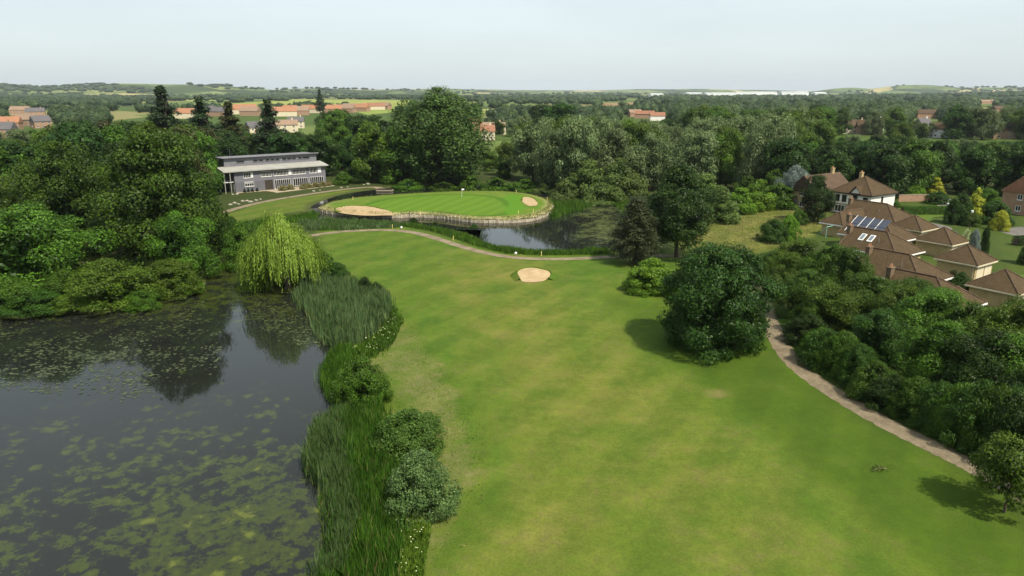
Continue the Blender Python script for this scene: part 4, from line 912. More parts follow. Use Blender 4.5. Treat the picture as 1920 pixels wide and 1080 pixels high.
# ------------------------------------------------------------------ buildings
M_TILE = tiles('roof_tile_brown', (.062, .041, .019), (.088, .059, .029)); M_TILE2 = tiles('roof_tile_mottled', (.075, .048, .030), (.12, .08, .052)); M_RED = tiles('roof_tile_red', (.26, .12, .075), (.30, .15, .09)); M_ORANGE = tiles('roof_tile_orange', (.32, .15, .085), (.37, .185, .10)); M_SLATE = tiles('roof_slate', (.10, .095, .10), (.14, .13, .135)); M_TAN = tiles('roof_tile_tan', (.25, .175, .12), (.29, .20, .14))
M_BUFF = brick('brick_buff', (.40, .295, .13), (.45, .335, .16), (.34, .29, .2)); M_BRRED = brick('brick_red', (.29, .155, .09), (.34, .195, .115), (.4, .35, .28)); M_STONE = brick('stone_brown', (.30, .25, .19), (.38, .31, .23), (.3, .27, .22), .4, .16)
M_WHITE = plain('white_paint', (.80, .79, .76), .6, .08); M_RENDER = plain('white_render', (.80, .77, .72), .85, .1, .6); M_CREAM = plain('cream_render', (.62, .54, .38), .85, .12, .6); M_DKWOOD = plain('dark_stained_wood', (.045, .035, .028), .7)
M_GREYW = plain('grey_cladding', (.165, .165, .185), .7, .12, .8); M_GREYD = plain('grey_cladding_dark', (.13, .13, .145), .7, .12, .8); M_ROOFW = plain('pale_metal_roof', (.34, .335, .30), .5, .15, .7); M_ROOFG = plain('grey_metal_roof', (.22, .22, .235), .5, .12, .6); M_CLAY = plain('clay_pot', (.42, .22, .12), .9); M_LEAD = plain('lead_grey', (.22, .22, .22), .6)
U = Vector((.552, -.834, 0)); Vv_ = Vector((.834, .552, 0)); ROTH = math.atan2(Vv_.y, Vv_.x)   # local x = Vv_ (right), local y = -U (away from golf camera)

def hip_roof(m, x0, x1, y0, y1, ze, zr, over=.4, hips=(1, 1), axis='y', th=.14):
    x0, x1, y0, y1 = x0 - over, x1 + over, y0 - over, y1 + over
    if axis == 'y': hw = (x1 - x0) / 2; cx = (x0 + x1) / 2; a = (cx, y0 + (hw if hips[0] else 0), zr); b_ = (cx, y1 - (hw if hips[1] else 0), zr)
    else: hw = (y1 - y0) / 2; cy = (y0 + y1) / 2; a = (x0 + (hw if hips[0] else 0), cy, zr); b_ = (x1 - (hw if hips[1] else 0), cy, zr)
    v = [(x0, y0, ze), (x1, y0, ze), (x1, y1, ze), (x0, y1, ze), a, b_]
    lo = [(q[0], q[1], q[2] - th) for q in v[:4]]
    f = [(0, 1, 4), (1, 2, 5, 4), (2, 3, 5), (3, 0, 4, 5)] if axis == 'y' else [(0, 1, 5, 4), (1, 2, 5), (2, 3, 4, 5), (3, 0, 4)]
    m.add(v + lo, f + [(0, 6, 7, 1), (1, 7, 8, 2), (2, 8, 9, 3), (3, 9, 6, 0), (6, 9, 8, 7)])
    corners = [v[0], v[1], v[2], v[3]]
    ends = [(0, a), (1, a), (2, b_), (3, b_)] if axis == 'y' else [(0, a), (3, a), (1, b_), (2, b_)]
    return a, b_, [(corners[i], e) for i, e in ends]

def chimney(root, x, y, z0, z1, mat=None, w=.9, d=.6):
    m = MB().box(x - w / 2, x + w / 2, y - d / 2, y + d / 2, z0, z1).box(x - w / 2 - .07, x + w / 2 + .07, y - d / 2 - .07, y + d / 2 + .07, z1, z1 + .16)
    c_ = m.obj('chimney', mat or M_BUFF, root)
    for s in (-.22, .22): MB().tube([(x + s * w, y, z1 + .1), (x + s * w, y, z1 + .55)], [.13, .1], 8).obj('chimney_pot', M_CLAY, c_)

def roof_part(root, mat, spec, name='roof', trim=M_WHITE, capmat=None):
    m = MB(); caps = MB(); fas = MB()
    for s in spec:
        a, b_, hips = hip_roof(m, *s[:6], **(s[6] if len(s) > 6 else {}))
        up = lambda q: (q[0], q[1], q[2] + .03)
        if Vector(a) != Vector(b_): caps.tube([up(a), up(b_)], [.13, .13], 6)
        for c_, e in hips: caps.tube([up(c_), up(e)], [.1, .1], 5)
        x0, x1, y0, y1, ze = s[0] - .43, s[1] + .43, s[2] - .43, s[3] + .43, s[4]
        fas.box(x0, x1, y0 - .05, y0 + .02, ze - .30, ze - .08).box(x0, x1, y1 - .02, y1 + .05, ze - .30, ze - .08).box(x0 - .05, x0 + .02, y0, y1, ze - .295, ze - .085).box(x1 - .02, x1 + .05, y0, y1, ze - .295, ze - .085)
    ro = m.obj(name, mat, root); caps.obj('ridge_tiles', capmat or M_TILE2, ro); fas.obj('fascia', trim, ro)
    return ro

def window(root, x, y, z, w, h, face, frame=M_WHITE, bars=1):
    """face: 'y-' 'y+' 'x-' 'x+': frame proud of the wall, pane recessed in it"""
    def pl(m, a0, a1, z0, z1, d0, d1):
        sg = -1 if face[1] == '-' else 1
        d = sorted((sg * d0, sg * d1))
        if face[0] == 'y': m.box(x + a0, x + a1, y + d[0], y + d[1], z + z0, z + z1)
        else: m.box(x + d[0], x + d[1], y + a0, y + a1, z + z0, z + z1)
    fr = MB(); t = .07
    pl(fr, -w / 2, w / 2, 0, t, -.02, .07); pl(fr, -w / 2, w / 2, h - t, h, -.02, .07); pl(fr, -w / 2, -w / 2 + t, t, h - t, -.02, .068); pl(fr, w / 2 - t, w / 2, t, h - t, -.02, .068)
    for k in range(bars): c_ = -w / 2 + w * (k + 1) / (bars + 1); pl(fr, c_ - .035, c_ + .035, t, h - t, -.02, .066)
    pa = MB(); pl(pa, -w / 2 + t * .5, w / 2 - t * .5, t * .5, h - t * .5, -.03, .025)
    si = MB(); pl(si, -w / 2 - .08, w / 2 + .08, -.09, -.005, -.02, .13)
    wi = pa.obj('window', GLASS, root); fr.obj('frame', frame, wi); si.obj('sill', frame, wi); return wi

def garage(fx, fy, label):
    """front corner (toward camera) of the square garage; local x = right, y = away"""
    r = thing('garage', label, 'garage', (fx, fy, gz(fx, fy)), ROTH, 'hipped garages beside the bungalows')
    w = 5.6
    MB().box(0, w, 0, w, -.5, 2.45).obj('wall', M_BUFF, r)
    roof_part(r, M_TILE, [(0, w, 0, w, 2.5, 4.75)], trim=M_CREAM)
    for k in (0, 1): MB().box(.45 + k * 2.55, .45 + k * 2.55 + 2.2, -.05, .06, 0, 2.1).obj('door', M_CREAM, r)
    MB().box(-.09, -.01, .2, .29, 0, 2.3).obj('drainpipe', M_CREAM, r)
    for yy in (1.85, 3.7): MB().box(-.06, .02, yy - .15, yy + .15, 0, 2.3).obj('pier', M_BUFF, r)
    return r
def loc_from(p, dx, dy): return (p[0] + Vv_.x * dx - U.x * dy, p[1] + Vv_.y * dx - U.y * dy)
for q, lab in (((70.5, 102.2), 'buff garage with pyramid roof nearest the skylight bungalow drive'), ((75.3, 116.4), 'buff garage with pyramid roof beside the drive bed'), ((77.2, 129.0), 'buff garage with pyramid roof beside the solar panel bungalow'), ((65.4, 86.2), 'buff garage with pyramid roof half hidden by footpath trees')):
    garage(*q, lab)

def bungalow(px_, py_, label, ridge=6.0, width=7.8, skylights=0, solar=False, wing=None, chim=True, zr=5.6, tile=None):
    """ridge start (far end) at px_,py_; ridge runs along U toward the camera, hip at the near end"""
    r = thing('bungalow', label, 'house', (px_, py_, gz(px_, py_)), ROTH)
    hw = width / 2; L = ridge + hw - .4
    spec = [(-hw, hw, -L, .6, 2.75, zr, dict(axis='y', hips=(1, 0)))]
    walls = MB().box(-hw, hw, -L, .6, -.5, 2.72)
    # gable triangle at far end and porch wing on the right
    MB().add([(-hw, .55, 2.6), (hw, .55, 2.6), (0, .55, zr - .25), (-hw, .3, 2.6), (hw, .3, 2.6), (0, .3, zr - .25)], [(0, 2, 1), (3, 4, 5), (0, 3, 5, 2), (1, 2, 5, 4), (0, 1, 4, 3)]).obj('gable', M_BUFF, r)
    walls.box(hw - .1, hw + 1.2, -L + 1.2, -L + 4.4, -.5, 2.5)
    spec.append((hw - 2.4, hw + 1.2, -L + 1.2, -L + 4.4, 2.53, 4.1, dict(axis='x', hips=(0, 1))))
    if wing: walls.box(-hw - wing, -hw + .1, -4.6, -.3, -.5, 2.6); spec.append((-hw - wing, -hw + 2.6, -4.6, -.3, 2.62, 4.7, dict(axis='x', hips=(1, 0))))
    walls.obj('wall', M_BUFF, r); ro = roof_part(r, tile or M_TILE, spec)
    if chim: chimney(r, -1.2, .95, -.4, zr + .25, plain('old_chimney_brick', (.17, .12, .075), .9, .4, 3))
    MB().tube([(-2.2, -L * .55, 2.6), (-2.2, -L * .55, 4.9)], [.06, .06], 6).obj('vent_pipe', M_LEAD, ro)
    sl = (zr - 2.75) / (hw + .4)
    def on_roof(x0, x1, y0, y1, z_off): # panel on the left slope (x negative)
        zf = lambda x: 2.75 + (x + hw + .4) * sl + z_off
        return [(x0, y0, zf(x0)), (x1, y0, zf(x1)), (x1, y1, zf(x1)), (x0, y1, zf(x0)), (x0, y0, zf(x0) - .1), (x1, y0, zf(x1) - .1), (x1, y1, zf(x1) - .1), (x0, y1, zf(x0) - .1)], [(0, 1, 2, 3), (0, 4, 5, 1), (1, 5, 6, 2), (2, 6, 7, 3), (3, 7, 4, 0)]
    if solar:
        for k in range(4):
            for j in range(2):
                x0 = -hw + .3 + j * 1.85; y0 = -L + hw * .7 + k * 1.6 + .1
                sp_ = MB().add(*on_roof(x0, x0 + 1.78, y0, y0 + 1.49, .14)).obj('solar_panel', M_SOLAR, ro)
            if k < 4: MB().add(*on_roof(-hw + .25, -hw + 4.0, y0 + 1.50, y0 + 1.59, .17)).obj('panel_rail', M_WHITE, ro)
    for k in range(skylights):
        y0 = -2.2 - k * 1.5; s_ = MB().add(*on_roof(-2.5, -1.2, y0, y0 + .85, .16)).obj('skylight', M_WHITE, ro); MB().add(*on_roof(-2.35, -1.35, y0 + .14, y0 + .71, .2)).obj('pane', M_SKYL, s_)
    for yy in (-2.0, -5.2): window(r, -hw, yy, .8, 1.5, 1.2, 'x-')
    window(r, -1.5, -L, .8, 1.6, 1.2, 'y-'); window(r, 1.8, -L, .8, 1.2, 1.2, 'y-')
    return r
b = NB('solar_glass'); br = b.n('TexBrick', Scale=1, **{'Mortar Size': .012, 'Brick Width': .165, 'Row Height': .165, 'Color1': (.018, .024, .045, 1), 'Color2': (.022, .028, .05, 1), 'Mortar': (.10, .11, .13, 1)}); br.offset = 0; b.l(b.obco(), br.inputs['Vector']); b.principled(br.outputs[0], .12, .6); M_SOLAR = b.m
M_SKYL = plain('skylight_glass', (.16, .20, .24), .15, .1)
bungalow(54.0, 99.4, 'brown roofed bungalow with a white vent pipe above the footpath trees', 4.7)
bungalow(59.0, 116.0, 'brown roofed bungalow with two white skylights', 5.2, skylights=2)
bungalow(64.2, 127.4, 'bungalow with dark solar panels on its brown roof', 5.6, solar=True, zr=5.5)
bungalow(72.8, 145.2, 'bungalow with long mottled side roof below the white house', 6.6, width=9.0, wing=8.0, zr=5.9)
bungalow(50.4, 86.6, 'brown roofed bungalow mostly hidden behind the footpath trees', 4.6)

def white_house():
    x, y = 81.2, 156.4
    r = thing('white_house', 'white rendered two storey house with brown hipped roof and pointed gable', 'house', (x, y, gz(x, y)), ROTH)
    MB().box(0, 10, 0, 9.5, -.5, 2.5).obj('wall', M_STONE, r, ); MB().box(-.06, 10.06, -.06, 9.56, 2.5, 5.1).obj('upper_wall', M_RENDER, r)
    MB().box(.1, 9.94, -.05, .0, .2, 2.48).obj('front_render', M_RENDER, r)
    roof_part(r, M_TILE, [(-.06, 10.06, -.06, 9.56, 5.1, 8.6, dict(axis='x'))], trim=M_DKWOOD)
    MB().add([(-.25, 2.2, 4.9), (-.25, 5.0, 4.9), (-.25, 3.6, 6.5), (2.2, 2.2, 4.9), (2.2, 5.0, 4.9), (2.6, 3.6, 6.5)], [(0, 2, 1), (0, 3, 5, 2), (2, 5, 4, 1)]).obj('dormer_gable', M_RENDER, r)
    MB().add([(-.6, 1.9, 4.75), (-.6, 3.6, 6.75), (3, 3.6, 6.75), (2.4, 1.9, 4.75), (-.6, 1.9, 4.9), (-.6, 3.6, 6.9), (3, 3.6, 6.9), (2.4, 1.9, 4.9)], [(0, 1, 2, 3), (4, 7, 6, 5), (0, 4, 5, 1), (1, 5, 6, 2), (0, 3, 7, 4)]).add([(-.6, 5.3, 4.75), (-.6, 3.6, 6.75), (3, 3.6, 6.75), (2.4, 5.3, 4.75), (-.6, 5.3, 4.9), (-.6, 3.6, 6.9), (3, 3.6, 6.9), (2.4, 5.3, 4.9)], [(3, 2, 1, 0), (5, 6, 7, 4), (1, 5, 4, 0), (4, 7, 3, 0)]).obj('dormer_roof', M_TILE, r)
    for yy in (1.2, 6.3, 8.0): window(r, -.06, yy, 3.0, 1.1, 1.5, 'x-', M_DKWOOD)
    window(r, -.25, 3.6, 3.2, 1.0, 1.7, 'x-', M_DKWOOD, 1); window(r, 0, 7.2, .5, 2.4, 1.6, 'x-', M_WHITE, 2)
    window(r, 4.6, -.06, 3.2, .8, 1.3, 'y-', M_DKWOOD); window(r, 2.2, -.06, .9, .7, 1.1, 'y-', M_WHITE)
    chimney(r, 6, 6.4, 6, 9.2)
white_house()
def block_house(name, x, y, rz, L, Wd, ze, zr, wall, roof, label, nwin=3, storeys=2, cat='house', group=None, chim=True, hips=(0, 0), detail=True):
    r = thing(name, label, cat, (x, y, 0), rz, group)
    MB().box(-L / 2, L / 2, -Wd / 2, Wd / 2, -.5, ze).obj('wall', wall, r)
    m = MB()
    if not hips[0]:
        MB().add([(-L / 2, -Wd / 2, ze), (-L / 2, Wd / 2, ze), (-L / 2, 0, zr - .2), (L / 2, -Wd / 2, ze), (L / 2, Wd / 2, ze), (L / 2, 0, zr - .2)], [(0, 2, 1), (3, 4, 5), (0, 3, 5, 2), (1, 2, 5, 4)]).obj('gable', wall, r)
    hip_roof(m, -L / 2, L / 2, -Wd / 2, Wd / 2, ze + .05, zr, .35, hips, 'x'); m.obj('roof', roof, r)
    if chim: chimney(r, L * .3, 0, zr - 1, zr + 1.0, wall)
    if detail:
        for s in range(storeys):
            for k in range(nwin): window(r, -L / 2 + L * (k + .5) / nwin, -Wd / 2, .9 + 2.6 * s, 1.3, 1.25, 'y-')
            window(r, -L / 2, 0, .9 + 2.6 * s, 1.2, 1.25, 'x-')
    return r
block_house('brown_house', *loc_from((81, 156), 4.5, 15.5), ROTH, 14, 8, 4.6, 8.4, M_BUFF, M_TILE2, 'brown tiled house joined behind the white house', 3)
block_house('brick_house', 124, 163, ROTH - .25, 12, 8.5, 5.2, 9.0, M_BRRED, M_RED, 'orange brick house with steep red roof beyond the road', 3)

# clubhouse ---------------------------------------------------------------
A_ = Vector((-78.5, 197.0, 0)); ang = math.atan2(17.3, 21.3)
ch = thing('clubhouse', 'grey two storey clubhouse with pale metal roof and clerestory', 'clubhouse', A_, ang)
CL, CW = 27.4, 12
MB().box(0, CL, 0, CW, -.8, 6.1).obj('wall', M_GREYW, ch)
MB().box(-.02, CL * .31, -.10, 0, -.3, 3.0).obj('lower_cladding', M_GREYD, ch)
MB().add([(-3.2, -.8, 5.95), (CL + .7, -.8, 5.95), (CL + .7, 5.0, 6.75), (-3.2, 5.0, 6.75), (-3.2, -.8, 6.25), (CL + .7, -.8, 6.25), (CL + .7, 5.0, 7.05), (-3.2, 5.0, 7.05)], [(0, 3, 2, 1), (4, 5, 6, 7), (0, 1, 5, 4), (1, 2, 6, 5), (2, 3, 7, 6), (3, 0, 4, 7)]).obj('lower_roof', M_ROOFW, ch)
MB().box(-3.25, CL + .75, -.92, -.8, 5.93, 6.2).obj('gutter', M_ROOFW, ch)
cw = MB().box(-1.0, CL - .6, 4.6, 12.4, 6.0, 9.3).obj('clerestory_wall', M_GREYW, ch)
MB().add([(-1.8, 3.8, 9.45), (CL, 3.8, 9.45), (CL, 13.2, 8.4), (-1.8, 13.2, 8.4), (-1.8, 3.8, 9.7), (CL, 3.8, 9.7), (CL, 13.2, 8.65), (-1.8, 13.2, 8.65)], [(0, 3, 2, 1), (4, 5, 6, 7), (0, 1, 5, 4), (1, 2, 6, 5), (2, 3, 7, 6), (3, 0, 4, 7)]).obj('upper_roof', M_ROOFG, ch)
for x0, x1 in ((2.5, 4.7), (7.3, 8.7), (8.95, 10.3), (10.9, 12.2), (12.45, 13.7), (13.95, 15.2), (16.0, 17.3), (17.55, 18.8), (19.05, 20.3), (21.0, 22.2), (22.4, 24.6)):
    window(ch, (x0 + x1) / 2, 4.6, 8.0, x1 - x0, .55, 'y-', M_GREYD, 0)
for x0, x1, nb in ((2.6, 4.6, 3), (7.6, 10.6, 6), (11.3, 15.6, 9), (17.0, 21.0, 8), (22.3, 24.6, 4)): window(ch, (x0 + x1) / 2, 0, 4.0, x1 - x0, 1.5, 'y-', M_WHITE, nb)
for x0, x1 in ((15.8, 16.7), (24.9, 26.0), (4.75, 5.3)): MB().box(x0, x1, -.06, .01, 4.0, 5.5).obj('white_panel', M_WHITE, ch)
window(ch, 4.0, -.1, 1.6, 2.6, .9, 'y-', M_WHITE, 3); MB().box(2.6, 5.2, -.16, -.1, 2.75, 2.9).obj('lintel', M_WHITE, ch)
for x0, x1, nb in ((11.4, 16.2, 7), (17.0, 21.6, 6), (22.2, 26.6, 6)): window(ch, (x0 + x1) / 2, 0, .15, x1 - x0, 2.7, 'y-', M_WHITE, nb)
MB().box(7.4, 10.9, -.04, .02, 0, 3.0).obj('opening_shade_panel', M_DKWOOD, ch)  # flat dark panel on the wall; the open doorway's shade is its colour
for x0 in (-3.0, -1.4): MB().box(x0, x0 + .17, -.7, -.53, -.5, 5.95).obj('post', M_ROOFW, ch)
MB().box(-3.0, -2.72, 4.4, 4.6, -.5, 6.7).obj('post', M_WHITE, ch)
MB().box(-3.0, .0, 1.0, 5.2, 2.9, 3.1).obj('balcony', M_WHITE, ch); MB().box(-.08, -.0, .7, 5, .1, 2.4).obj('side_door', M_WHITE, ch)
MB().tube([(2, 8, 8.9), (2, 8, 11.6)], [.05, .03], 6).obj('mast', M_LEAD, ch)
def club_pt(u, v): return (A_.x + cos(ang) * u - sin(ang) * v, A_.y + sin(ang) * u + cos(ang) * v)
tp = [club_pt(u, v) for u, v in ((9, -7), (28.5, -3.5), (28.5, 0.2), (0, .2), (0, -1.2), (8, -1.5))]
tag(MB().prism(tp, -.3, .12).obj('terrace', gravel('terrace_slabs', (.26, .21, .15), (.38, .32, .23))), kind='structure')
for k, (u, v) in enumerate(((12.0, -4.2), (14.6, -3.4), (18.2, -4.4), (20.2, -3.6), (22.5, -3.4), (25.0, -2.8), (27.0, -2.4))):
    x, y = club_pt(u, v); o = plant('shrub', x, y, 1.7, 2.6, 'tan ornamental grass clump on the clubhouse terrace', 'shrub', 'grass clumps on the terrace', F_STRAW, name='ornamental_grass', parts=('stem', 'foliage'))
fence = thing('terrace_fence', 'low wooden rail fence along the clubhouse terrace', 'fence', (*club_pt(11, -2.6), 0), ang)
for k in range(9): MB().box(k * 2 - .06, k * 2 + .06, -.06, .06, -.1, 1.15).obj('post', M_TIMB2, fence)
for z in (.45, .95): MB().box(-.1, 16.1, .06, .11, z, z + .12).obj('rail', M_TIMB, fence)
for k, (u, w) in enumerate(((2.2, .5), (3.3, .55), (4.4, .5), (5.8, .45))):
    x, y = club_pt(u, -.9); plant('conifer', x, y, 1.3, 1.0, 'small clipped dark cone shrub against the clubhouse wall', 'shrub', 'cone shrubs by the clubhouse', F_CON, name='cone_shrub', parts=('stem', 'foliage'))
def boulder(x, y, s, label, group):
    r = np.random.default_rng(int(x * 10) & 1023); V = IV * (1 + r.normal(0, .12, (len(IV), 1))) * np.array([s, s * .7, s * .5]); me = bpy.data.meshes.new('boulder'); me.from_pydata(V.tolist(), [], IF.tolist()); me.materials.append(M_BOULD); me.update()
    tag(link('boulder', me, None, (x, y, gz(x, y) + s * .2), r.uniform(0, 3)), label, 'rock', group)
M_BOULD = plain('limestone', (.30, .28, .22), .95, .3, 1.2)
for q in ((432, 385), (440, 382), (447, 384), (455, 379), (463, 378), (470, 380), (480, 377), (488, 375), (640, 352.5), (652, 351), (682, 347), (690, 346), (437, 366), (445, 365), (600, 357), (588, 359)):
    boulder(*g(*q), random.uniform(.35, .8), 'pale limestone boulder on the bank by the clubhouse path', 'boulders by the clubhouse path')

# footbridges -----------------------------------------------------------------
def bridge(px0, px1, py, label, wdt=1.8, rail=1.05, mt=None):
    M_T = mt or M_TIMB
    a, b_ = Vector((*g(px0, py), 0)), Vector((*g(px1, py), 0)); L = (b_ - a).length; r = thing('footbridge', label, 'bridge', (a.x, a.y, .05), math.atan2(b_.y - a.y, b_.x - a.x))
    nb = int(L / .3)
    for k in range(nb): MB().box(k * L / nb, (k + .9) * L / nb, -wdt / 2, wdt / 2, .12, .2).obj('plank', M_T, r)
    for s in (-1, 1):
        MB().box(-.3, L + .3, s * wdt / 2 - .08, s * wdt / 2 + .08, -.2, .12).obj('beam', M_TIMB2, r); MB().box(0, L, s * wdt / 2 - .04, s * wdt / 2 + .04, rail, rail + .1).obj('handrail', M_T, r)
        for k in range(5): MB().box(k * L / 4 - .05, k * L / 4 + .05, s * wdt / 2 - .05, s * wdt / 2 + .05, .1, rail).obj('post', M_T, r)
bridge(388, 444, 452, 'small timber footbridge crossing the shaded lake inlet')
bridge(708, 735, 357, 'dark timber footbridge leading onto the island green', 1.4, .45, M_DKWOOD)

# hedges, walls, garden things -----------------------------------------------------
def hedge(pts, h, w, label, mat=F_DARK):
    C = np.array([g(*q) for q in pts]); seg = np.linalg.norm(np.diff(C, axis=0), axis=1); n = int(seg.sum() * h * 420); u = rng.random(n) * seg.sum(); i = np.searchsorted(np.cumsum(seg), u).clip(0, len(seg) - 1); f = (u - (np.cumsum(seg) - seg)[i]) / seg[i]
    base = C[i] + (C[i + 1] - C[i]) * f[:, None]; d = (C[i + 1] - C[i]) / seg[i][:, None]; nn = np.stack([-d[:, 1], d[:, 0]], 1)
    t = rng.uniform(0, 2 * h + w, n); off = np.where(t < h, -w / 2, np.where(t < h + w, t - h - w / 2, w / 2)); z = np.where(t < h, t, np.where(t < h + w, h, 2 * h + w - t)) + rng.normal(0, .06, n)
    P = np.column_stack([base + nn * (off + rng.normal(0, .07, n))[:, None], np.maximum(z, .05)]); N = np.column_stack([nn * (np.sign(off) * (np.abs(off) > w / 2 - .01))[:, None], np.where((t >= h) & (t < h + w), 1., .15)]) + rng.normal(0, .4, (n, 3))
    r = thing('hedge', label, 'hedge', (C[0][0], C[0][1], 0)); me = leaf_mesh('foliage', P - np.array([C[0][0], C[0][1], 0]), N, .2 * rng.uniform(.6, 1.4, n), .6, rng.random(n), mat); link('foliage', me, r)
    m = MB()
    for a, b_ in zip(C[:-1] - C[0], C[1:] - C[0]): q = np.array([-(b_ - a)[1], (b_ - a)[0]]); q = q / np.linalg.norm(q) * w * .28; m.prism([tuple(a + q), tuple(a - q), tuple(b_ - q), tuple(b_ + q)], 0, h * .8)
    m.obj('branches', BARK, r)
hedge([(1690, 402), (1730, 402), (1784, 402)], 1.9, 1.4, 'clipped green hedge along the far garden lawn', F_MID)
hedge([(1902, 462), (1960, 458)], 1.8, 1.3, 'clipped dark hedge by the drive edge', F_DARK)
w0 = g(1684, 378); gw = thing('garden_wall', 'brick garden wall behind the clipped hedge', 'wall', (*w0, 0), ROTH * .2); MB().box(0, 12, -.12, .12, -.2, 1.7).obj('wall', M_BRRED, gw); MB().box(-.05, 12.05, -.18, .18, 1.7, 1.8).obj('coping', M_STONE, gw)
w0 = g(1787, 411); ga = thing('garden_arch', 'white painted wall pier at the end of the clipped hedge', 'gate pier', (*w0, 0)); MB().box(-.35, .35, -.3, .3, -.1, 3.4).obj('pier', M_WHITE, ga); MB().box(-1.9, .35, -.28, .28, 3.4, 3.65).obj('lintel', M_WHITE, ga)
for k, px in enumerate((1768, 1781)):
    x, y = g(px, 383); ch_ = thing('garden_chair', 'white garden chair on the far patio', 'chair', (x, y, 0), .3, 'white chairs on the patio'); MB().box(-.4, .4, -.4, .4, .55, .65).obj('seat', M_WHITE, ch_); MB().box(-.4, .4, .35, .45, .65, 1.5).obj('backrest', M_WHITE, ch_)
    for a in (-.35, .35):
        for b2 in (-.35, .35): MB().box(a - .04, a + .04, b2 - .04, b2 + .04, 0, .55).obj('leg', M_WHITE, ch_)
sheet('patio', [(1755, 388), (1795, 384), (1800, 379), (1762, 380)][::-1], plain('patio_slab', (.45, .42, .36), .9), .05)
# street lamp by the drive bed
x, y = g(1815, 442); lp = thing('street_lamp', 'dark street lamp post beside the drive bed', 'street lamp', (x, y, 0)); MB().tube([(0, 0, 0), (0, 0, 1), (0, 0, 4.6)], [.09, .06, .05], 8).obj('post', M_DKWOOD, lp); MB().tube([(0, 0, 4.6), (0, 0, 4.75), (0, 0, 5.05), (0, 0, 5.15)], [.1, .2, .24, .05], 8).obj('lantern', M_WHITE, lp)
# parked car
def car(x, y, rz, label, body):
    r = thing('parked_car', label, 'car', (x, y, .05), rz)
    prof = [(-2.1, .3), (-2.15, .75), (-1.9, .95), (-1.2, 1.0), (-.75, 1.42), (.75, 1.45), (1.45, 1.05), (2.05, .95), (2.15, .6), (2.1, .3)]
    m = MB(); n = len(prof); rows = []
    for s, k in ((-.86, 0), (-.8, 1), (.8, 1), (.86, 0)): rows.append([(px_, s * (.82 if z > 1.2 else 1), z if k == 0 else z + .02) for px_, z in prof])
    vv = [q for r_ in rows for q in r_]; f = [tuple(range(n)), tuple(range(3 * n, 4 * n))[::-1]]
    for i in range(3):
        for k in range(n): f.append((i * n + k, (i + 1) * n + k, (i + 1) * n + (k + 1) % n, i * n + (k + 1) % n))
    bo = m.add(vv, f).obj('body', body, r)
    for s in (-1, 1): MB().add([(-1.05, s * .84, 1.02), (-.7, s * .74, 1.36), (.7, s * .74, 1.38), (1.25, s * .84, 1.04)], [(0, 1, 2, 3)]).obj('side_window', GLASS, bo)
    MB().add([(1.47, -.7, 1.07), (1.47, .7, 1.07), (.82, .62, 1.43), (.82, -.62, 1.43)], [(0, 1, 2, 3)]).obj('windscreen', GLASS, bo)
    for a in (-1.35, 1.35):
        for s in (-.8, .8): w_ = MB().tube([(a, s - .1, .32), (a, s + .1, .32)], [.32, .32], 14).obj('wheel', M_DKWOOD, r); MB().tube([(a, s - .11, .32), (a, s + .11, .32)], [.18, .18], 10).obj('rim', M_LEAD, w_)
    for s in (-.6, .6): MB().box(2.08, 2.17, s - .18, s + .18, .65, .8).obj('headlight', M_WHITE, bo); MB().box(-2.17, -2.08, s - .18, s + .18, .7, .85).obj('tail_light', M_CLAY, bo)
b = NB('car_paint'); b.principled((.10, .12, .15), .25, .5, Metallic=.4); 
car(*g(1908, 391), .15, 'dark blue grey car parked before the orange brick house', b.m)
# climbing frame in the first garden
x, y = g(1548, 446); fr_ = thing('climbing_frame', 'pale green metal frame in the bungalow garden', 'play frame', (x, y, 0), ROTH)
for a, b2 in (((0, 0, 0), (0, 0, 2.2)), ((3, 0, 0), (3, 0, 2.2)), ((0, 0, 2.2), (3, 0, 2.2)), ((0, 2, 0), (0, 0, 2.2)), ((3, 2, 0), (3, 0, 2.2))): MB().tube([a, b2], [.06, .06], 6).obj('bar', plain('pale_green_metal', (.25, .55, .45), .5), fr_)
x, y = g(1470, 352); tw = thing('brick_pillar', 'pale stone pillar standing among the laurels', 'pillar', (x, y, 0)); MB().box(-1, 1, -1, 1, 0, 3.4).obj('shaft', M_STONE, tw); MB().box(-1.15, 1.15, -1.15, 1.15, 3.4, 3.7).obj('cap', M_STONE, tw)

# golf furniture ------------------------------------------------------------------
x, y = g(866, 369, 1.9); z = float(isle_z(x, y)); fl = thing('golf_flag', 'white flag on a thin pole on the island green', 'flag', (x, y, z)); MB().tube([(0, 0, 0), (0, 0, 2.2)], [.035, .025], 6).obj('pole', M_WHITE, fl); MB().add([(0, 0, 2.2), (.62, .05, 2.1), (.6, -.04, 1.82), (0, 0, 1.72), (0, .02, 2.2), (.62, .07, 2.1), (.6, -.02, 1.82), (0, .02, 1.72)], [(0, 1, 2, 3), (4, 7, 6, 5), (0, 4, 5, 1), (1, 5, 6, 2), (2, 6, 7, 3)]).obj('flag_cloth', M_WHITE, fl)
M_YEL = plain('yellow_paint', (.7, .6, .2), .6)
def stake(px, py, z0, label, mat, h=.85, group='hazard stakes'):
    x, y = g(px, py, z0); z = float(isle_z(x, y)) if z0 > .5 else gz(x, y); s = thing('hazard_stake', label, 'stake', (x, y, z - .05), 0, group); MB().box(-.06, .06, -.06, .06, 0, h).obj('shaft', mat, s); MB().add([(-.06, -.06, h), (.06, -.06, h), (.06, .06, h), (-.06, .06, h), (0, 0, h + .1)], [(0, 1, 4), (1, 2, 4), (2, 3, 4), (3, 0, 4)]).obj('tip', mat, s)
for px, py in ((736, 429), (850, 451), (1015, 479)): stake(px, py, 0, 'yellow hazard stake beside the golf path', M_YEL)
